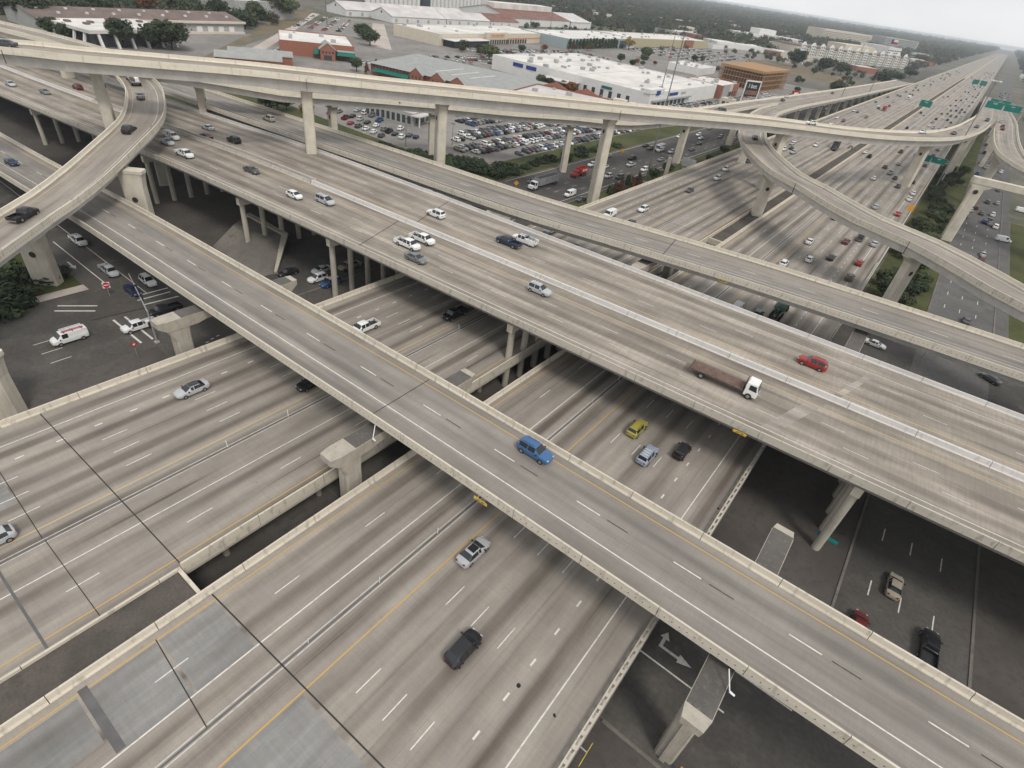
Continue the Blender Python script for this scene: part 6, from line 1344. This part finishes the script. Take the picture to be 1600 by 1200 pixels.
gantry(-26, -2, 1150, ZT, ZT+9, 'farthest green signs above the right carriageway', [(2, 10, 6, 'sign_green', ['']), (12, 20, 6, 'sign_green', [''])])
t = thing('road_sign', 'square grey back of a road sign on posts beside the freeway wall', 'road sign', (-85.5, 243, 0)); MB().box(-3, 3, -.06, .06, 4.2, 7.6).build('sign_panel', 'galv', t)
for x in (-2, 2): MB().tube((x, .15, 0), (x, .15, 7.4), .1, .1, 6).build('post', 'galv', t)
for k in range(3): MB().box(-2.9, 2.9, .06, .12, 4.7+k*1.1, 4.85+k*1.1).build('stiffener', 'steel', t)
t = thing('road_sign', 'pale square column with a sign arm beside the freeway wall', 'post', (-83.6, 216, 0)); MB().box(-.6, .6, -.6, .6, 0, 12).build('column', 'concrete_pier', t)
t = thing('warning_sign', 'yellow square warning sign on a post at the freeway edge', 'road sign', (-2.9, 262, 0)); MB().box(-1.0, 1.0, -.05, .05, 7.6, 9.6).build('sign_panel', 'sign_orange', t); MB().tube((0, .1, 0), (0, .1, 9), .08, .08, 6).build('post', 'galv', t)
def pole_sign(name, label, x, y, h, ang, maker):
    t = thing(name, label, 'road sign', (x, y, 0), rad(ang)); MB().tube((0, 0, 0), (0, 0, h), .05, .05, 6).build('post', 'galv', t); maker(t, h); return t
def no_entry(t, h):
    q = MB(); q.box(-.62, .62, -.09, -.05, h-1.1, h+.14); q.build('sign_back', 'sign_white', t); MB().tube((0, -.1, h-.48), (0, -.12, h-.48), .58, .58, 24).build('red_disc', 'sign_red', t); MB().box(-.42, .42, -.14, -.121, h-.56, h-.4).build('white_bar', 'sign_white', t)
def yield_(t, h):
    MB().rings([[(-.6, -.06, h), (.6, -.06, h), (0, -.06, h-1.05)], [(-.6, -.09, h), (.6, -.09, h), (0, -.09, h-1.05)]]).build('red_triangle', 'sign_red', t)
    MB().rings([[(-.27, -.091, h-.2), (.27, -.091, h-.2), (0, -.091, h-.68)], [(-.27, -.1, h-.2), (.27, -.1, h-.2), (0, -.1, h-.68)]]).build('white_triangle', 'sign_white', t)
pole_sign('no_entry_sign', 'red round no entry sign with a white bar on the left traffic island', -118.5, 32.6, 3.1, 70, no_entry)
pole_sign('yield_sign', 'red and white triangular yield sign on the corner beside the freeway wall', -95.2, 27.2, 3.0, 78, yield_)
for lb, p in (('red and white striped marker board at the foot of the slope paving', (-115.57, 68.46, 0.00)), ('red and white striped marker board in front of the blue minivan', (-96.62, 68.24, 0.00))):
    t = thing('marker_board', lb, 'road sign', (p[0], p[1], 0), rad(50)); MB().box(-.4, .4, -.04, .04, .6, 2.0).build('board', 'sign_white', t); MB().tube((0, .08, 0), (0, .08, 2.0), .04, .04, 6).build('post', 'galv', t)
    for k in range(3): MB().rings([[(-.4, -.041, .7+k*.45), (.4, -.041, .95+k*.45), (.4, -.041, 1.15+k*.45), (-.4, -.041, .9+k*.45)], [(-.4, -.05, .7+k*.45), (.4, -.05, .95+k*.45), (.4, -.05, 1.15+k*.45), (-.4, -.05, .9+k*.45)]]).build('red_stripe', 'sign_red', t)
for k, p in enumerate(((-119.28, 248.07, 0.00), (-116.37, 163.27, 0.00), (31.13, 208.90, 0.00))):
    t = thing('work_sign', ['orange diamond work sign beyond the tallest pier', 'orange work sign behind the far ramp parapet', 'orange work sign beside the curved ramp at the right'][k], 'road sign', (p[0], p[1], 0), rad(40)); MB().rings([[(-.9, 0, 1.6), (0, 0, .7), (.9, 0, 1.6), (0, 0, 2.5)], [(-.9, .06, 1.6), (0, .06, .7), (.9, .06, 1.6), (0, .06, 2.5)]]).build('board', 'sign_orange', t); MB().tube((0, .1, 0), (0, .1, 1.6), .05, .05, 6).build('post', 'galv', t)
def signal_head(parent, x, y, z, ang, lit=True, horiz=False):
    o = link('signal_head', None, parent, (x, y, z), ang) if 0 else None
    b = MB().box(-.2, .2, -.16, .16, -.6, .6) if not horiz else MB().box(-.6, .6, -.16, .16, -.2, .2)
    h = b.build('signal_head', 'trim_black', parent, loc=(x, y, z), rz=ang)
    for k, mt in enumerate(('signal_red' if lit else 'joint', 'joint', 'joint')):
        c = (0, -.161, .38-k*.38) if not horiz else (-.38+k*.38, -.161, 0)
        MB().tube(c, (c[0], c[1]-.06, c[2]), .14, .14, 12).build('lens', mt, h)
    return h
t = thing('traffic_signal', 'grey signal mast arm with dark signal heads over the left junction', 'traffic signal', (-97.5, 31.5, 0))
MB().tube((0, 0, 0), (0, 0, 6.6), .16, .13, 10).build('pole', 'galv', t); MB().tube((0, 0, 6.2), (-14.5, 3.5, 6.9), .12, .07, 8).build('mast_arm', 'galv', t); MB().box(-.35, .35, -.35, .35, 0, .3).build('base', 'concrete', t)
for x, y, z in ((-5.5, 1.5, 6.2), (-9.5, 2.4, 6.4), (-.3, -.2, 3.6)): signal_head(t, x, y, z, rad(90), False)
t = thing('traffic_signal', 'signal mast arms with three red lights at the right-hand junction', 'traffic signal', (16.2, 151, 0))
MB().tube((0, 0, 0), (0, 0, 7), .16, .13, 10).build('pole', 'galv', t); MB().tube((0, 0, 6.6), (15.5, -1, 6.9), .12, .07, 8).build('mast_arm', 'galv', t); MB().tube((0, 0, 6.6), (-.6, -9, 6.9), .12, .07, 8).build('mast_arm', 'galv', t)
MB().box(1.4, 5.2, -.3, -.2, 6.0, 6.6).build('street_name_board', 'sign_green', t)
for x, y in ((8.2, -.7), (12.2, -.9), (-.4, -5)): signal_head(t, x, y, 6.75, 0, True, True)
t = thing('street_name_sign', 'teal street sign board fixed to the round column under the wide overpass', 'road sign', (10.3, 72.9, 0)); MB().box(-.9, 2.0, -.12, -.04, 2.0, 2.5).build('board', 'teal', t); MB().box(-.1, .1, -.04, .5, 2.15, 2.35).build('bracket', 'galv', t)
t = thing('road_sign', 'orange marker plate at the foot of the nearest bent column', 'road sign', (6.55, 31.4, 0)); MB().box(-.3, .3, -.06, 0, .3, 1.9).build('plate', 'sign_orange', t); MB().box(-.2, .2, -.07, -.06, 1.2, 1.7).build('dark_mark', 'ink', t)
t = thing('clearance_sign', 'yellow clearance board hung outside the open rail at the bottom edge', 'road sign', (-1.5, 24.6, ZT-.9)); p = MB().box(-.03, .03, -1.2, 1.2, -.2, .2).build('board', 'sign_yellow', t); text('lettering', '16FT 6IN', .34, 'ink', p, (.045, 0, 0), (rad(90), 0, rad(90)))
MB().box(-.9, 0, -.05, .05, .5, .6).build('bracket', 'galv', t)
t = thing('billboard', 'dark pole billboard with white and red lettering in a pale frame above the double ramp', 'billboard', (-146, 505, 0), rad(52)); MB().box(-7, 7, -.4, .4, 5, 15).build('panel', 'ink', t)
for x in (-6.6, 6.6): MB().box(x-.4, x+.4, -.5, .5, 0, 15.5).build('post', 'wall_white', t)
MB().box(-7, 7, -.5, .5, 15.0, 15.9).build('frame_top', 'wall_white', t); text('lettering', 'I bet', 4.2, 'sign_white', t, (0, -.45, 12), (rad(90), 0, 0)); MB().box(-5.5, 5.5, -.46, -.41, 6, 9).build('red_band', 'roof_rust', t)
t = thing('pole_sign', 'red and white pole sign beside the double ramp', 'billboard', (-125, 560, 0), rad(50)); MB().box(-2.6, 2.6, -.4, .4, 6, 10).build('panel', 'sign_red', t); MB().box(-.5, .5, -.4, .4, 0, 6).build('post', 'wall_white', t); MB().box(-2, 2, -.46, -.41, 6.8, 9).build('white_band', 'sign_white', t)

# ------------------------------------------------------------------ parked cars
ROWN = ['front', 'second', 'third', 'fourth', 'fifth', 'back']
for r_, (x, y0, y1, hd) in enumerate(((-142.6, 196, 340, 0), (-152.5, 180, 350, 180), (-158.2, 176, 350, 0), (-169, 186, 352, 180), (-174.6, 196, 352, 0), (-186, 214, 352, 180))):
    y = y0
    while y < y1:
        y += 2.9
        if R.random() < .06: continue
        c = R.choice(['white']*7+['silver']*3+['grey']*3+['dark_grey']*4+['black']*5+['red', 'dark_red', 'blue', 'dark_blue', 'beige'])
        k = R.choice(['sedan', 'suv', 'suv', 'hatch', 'pickup', 'minivan'])
        far_car(k, c, x+R.uniform(-.4, .4)-(y-200)*.0, y, .02, hd+R.uniform(-4, 4), '%s %s parked in the %s row of the car lot' % (CN(c), KN[k].replace('_', ' '), ROWN[r_]), 'cars parked in the car lot')
LOT2 = [(-208.41, 164.70, 0.00), (-202.96, 164.35, 0.00), (-198.44, 164.69, 0.00), (-193.19, 164.34, 0.00), (-187.31, 163.34, 0.00), (-216.28, 168.27, 0.00), (-217.96, 173.49, 0.00), (-212.18, 173.03, 0.00), (-206.63, 172.30, 0.00), (-200.89, 172.39, 0.00), (-194.67, 171.24, 0.00), (-191.41, 171.19, 0.00), (-187.31, 170.70, 0.00), (-182.32, 170.04, 0.00), (-183.23, 175.26, 0.00), (-179.84, 175.71, 0.00), (-220.82, 182.81, 0.00), (-215.77, 183.02, 0.00), (-225.95, 182.58, 0.00), (-226.69, 172.99, 0.00), (-226.08, 167.62, 0.00), (-184.55, 190.40, 0.00), (-192.65, 178.90, 0.00), (-207.29, 179.79, 0.00)]
C2 = ['red', 'dark_grey', 'white', 'white', 'dark_grey', 'dark_red', 'black', 'silver', 'black', 'white', 'grey', 'black', 'dark_blue', 'white', 'dark_grey', 'dark_blue', 'white', 'grey', 'silver', 'grey', 'red', 'silver', 'white', 'blue']
for k, p in enumerate(LOT2):
    kd = ['sedan', 'suv', 'sedan', 'hatch', 'suv', 'pickup'][k % 6]; far_car(kd, C2[k], p[0], p[1], .02, 118, '%s %s parked at an angle in the yard before the showroom' % (CN(C2[k]), KN[kd].replace('_', ' ')), 'cars before the showroom')
def mass(name, label, areas, n, seed):
    """a car park too far off to count: one object"""
    r = random.Random(seed); mb = MB()
    for (x0, y0, ux, uy, vx, vy, rows, per) in areas:
        for i in range(rows):
            for j in range(per):
                if r.random() < .3: continue
                cx = x0+ux*j/per+vx*i/max(1, rows-1); cy = y0+uy*j/per+vy*i/max(1, rows-1); a = math.atan2(uy, ux)+1.57
                c, s_ = math.cos(a), math.sin(a); m = r.choice((0, 0, 0, 1, 1, 2, 2, 3)); T = lambda p: (cx+p[0]*c-p[1]*s_, cy+p[0]*s_+p[1]*c, p[2])
                lo = [(-2.3, -.9, .25), (2.3, -.9, .25), (2.3, .9, .25), (-2.3, .9, .25)]; be = [(-2.3, -.9, .95), (2.2, -.88, .8), (2.2, .88, .8), (-2.3, .9, .95)]; b2 = [(-1.8, -.85, 1.0), (1.1, -.85, .95), (1.1, .85, .95), (-1.8, .85, 1.0)]; tp = [(-1.2, -.65, 1.5), (.4, -.65, 1.5), (.4, .65, 1.5), (-1.2, .65, 1.5)]
                mb.rings([[T(p) for p in lo], [T(p) for p in be]], m); mb.rings([[T(p) for p in b2], [T(p) for p in tp]], 4, False); mb.face([T(p) for p in tp], None, m)
    o = stuff(mb.build(name, ['white_paint', 'galv', 'trim_black', 'truck_red', 'car_glass'])); return tag(o, label, 'cars')
mass('parked_cars', 'parked cars filling the far end of the car lot', [(-143, 352, 0, 110, -43, 0, 5, 38), (-192, 216, 0, 236, -22, 0, 3, 80)], 0, 9)
mass('parked_cars', 'mass of parked cars before the hardware store and around the shops', [(-378, 425, 20, 160, 42, 0, 6, 50), (-345, 350, 6, 70, 26, 6, 3, 20), (-245, 300, 20, 60, 0, 0, 1, 14)], 0, 5)
mass('parked_cars', 'mass of parked cars in the big far car park', [(-370, 720, -20, 220, 90, 20, 8, 60), (-300, 990, -40, 160, 60, 60, 4, 40)], 0, 6)
mass('parked_cars', 'parked cars behind the pharmacy and along the access lane', [(-475, 322, -80, 78, 22, 26, 4, 22), (-345, 212, -60, 58, 0, 0, 1, 20), (-352, 190, -14, 22, 10, 14, 2, 8), (-335, 262, 10, 30, 0, 0, 1, 8)], 0, 7)
mass('parked_cars', 'parked cars before the shops beside the double ramp', [(-160, 405, 0, 90, 22, 0, 4, 30), (-158, 510, 0, 90, 20, 0, 3, 28)], 0, 8)

# ------------------------------------------------------------------ far woods reaching the horizon
def woods():
    r = random.Random(5); V = []; S = []
    def ok(x, y):
        if -140 < x < 60: return False
        if x > -620 and x < 0 and y < 1180-(x+620)*0.0 and y > -100 and x > -560 and y < 1150: return False
        if -330 < x < -125 and y < 1850: return False
        if -760 < x < -500 and 380 < y < 1010: return False
        return True
    n = 0
    while n < 17000:
        u = r.random(); d = 560+ (u**1.8)*11500; a = rad(r.uniform(-66, 6)); x, y = math.sin(a)*d, math.cos(a)*d
        if not ok(x, y): continue
        V.append((x, y, 0)); S.append(r.uniform(.8, 1.5)*(1+d/4500)); n += 1
    for k in range(900):
        d = 500+r.random()**1.5*5000; V.append((r.uniform(62, 420), d, 0)); S.append(r.uniform(.7, 1.3))
    for k in range(1500):
        x, y = r.uniform(-620, -132), r.uniform(1000, 3200)
        if (-330 < x < -150 and 1170 < y < 1620) or (x > -420 and y < 1150) : continue
        V.append((x, y, 0)); S.append(r.uniform(.6, 1.3))
    for k in range(420):
        x, y = r.uniform(-560, -130), r.uniform(690, 1250)
        if (x > -400 and 700 < y < 1000 and r.random() < .85) or (-215 < x < -155 and y < 680): continue
        V.append((x, y, 0)); S.append(r.uniform(.45, .8))
    for k in range(500):
        V.append((r.uniform(-700, -470), r.uniform(-100, 330), 0)); S.append(r.uniform(.7, 1.2))
    me = bpy.data.meshes.new('woods'); me.from_pydata(V, [], []); at = me.attributes.new('sc', 'FLOAT', 'POINT'); at.data.foreach_set('value', S)
    o = link('woods', me); stuff(o); tag(o, 'grey green woodland reaching the hazy horizon', 'woods')
    pc = bpy.data.collections.new('wood_crowns')
    for s_, mt in ((21, 'leaf_far'), (22, 'leaf_far'), (23, 'leaf_far'), (24, 'leaf_mid'), (25, 'leaf_far_brown')):
        q = bpy.data.objects.new('wood_crown', crown_mesh('wood_crown', mt, 16, 16, 1.15, 4.6, 3.6, s_)); pc.objects.link(q)
    ng = bpy.data.node_groups.new('woods', 'GeometryNodeTree'); ng.interface.new_socket('Geometry', in_out='INPUT', socket_type='NodeSocketGeometry'); ng.interface.new_socket('Geometry', in_out='OUTPUT', socket_type='NodeSocketGeometry')
    N = ng.nodes; gi, go = N.new('NodeGroupInput'), N.new('NodeGroupOutput'); ip = N.new('GeometryNodeInstanceOnPoints'); ci = N.new('GeometryNodeCollectionInfo'); ci.inputs[0].default_value = pc; ci.inputs['Separate Children'].default_value = True; ci.inputs['Reset Children'].default_value = True
    ip.inputs['Pick Instance'].default_value = True; na = N.new('GeometryNodeInputNamedAttribute'); na.data_type = 'FLOAT'; na.inputs['Name'].default_value = 'sc'
    rv = N.new('FunctionNodeRandomValue'); rv.data_type = 'FLOAT_VECTOR'; rv.inputs[1].default_value = (0, 0, 6.28)
    K = ng.links.new; K(gi.outputs[0], ip.inputs['Points']); K(ci.outputs[0], ip.inputs['Instance']); K(na.outputs[0], ip.inputs['Scale']); K(rv.outputs[0], ip.inputs['Rotation']); K(ip.outputs[0], go.inputs[0])
    md = o.modifiers.new('woods', 'NODES'); md.node_group = ng
woods()
sheet('forest_floor', 'leaf_floor', [(-9000, 1900), (-330, 1900), (-140, 2600), (-140, 15000), (-9000, 15000)], 0.3)
sheet('forest_floor_east', 'leaf_floor', [(70, 900), (9000, 900), (9000, 15000), (70, 15000)], 0.3)
sheet('forest_floor_west', 'leaf_floor', [(-9000, -300), (-500, -300), (-500, 120), (-640, 300), (-640, 380), (-780, 480), (-780, 1040), (-560, 1160), (-560, 1899), (-9000, 1899)], 0.3)

# ------------------------------------------------------------------ hazy air
hz = MB().box(-9500, 9500, -400, 15500, -1.0, 64.5)
hm = bpy.data.materials.new('haze_air'); hm.use_nodes = True; hm.node_tree.nodes.clear()
vo = hm.node_tree.nodes.new('ShaderNodeVolumePrincipled'); om = hm.node_tree.nodes.new('ShaderNodeOutputMaterial')
vo.inputs['Color'].default_value = (0.86, 0.91, 0.95, 1); vo.inputs['Density'].default_value = 0.0001; vo.inputs['Anisotropy'].default_value = 0.1
hm.node_tree.links.new(vo.outputs[0], om.inputs['Volume']); MT['haze_air'] = hm
stuff(hz.build('haze', 'haze_air'))
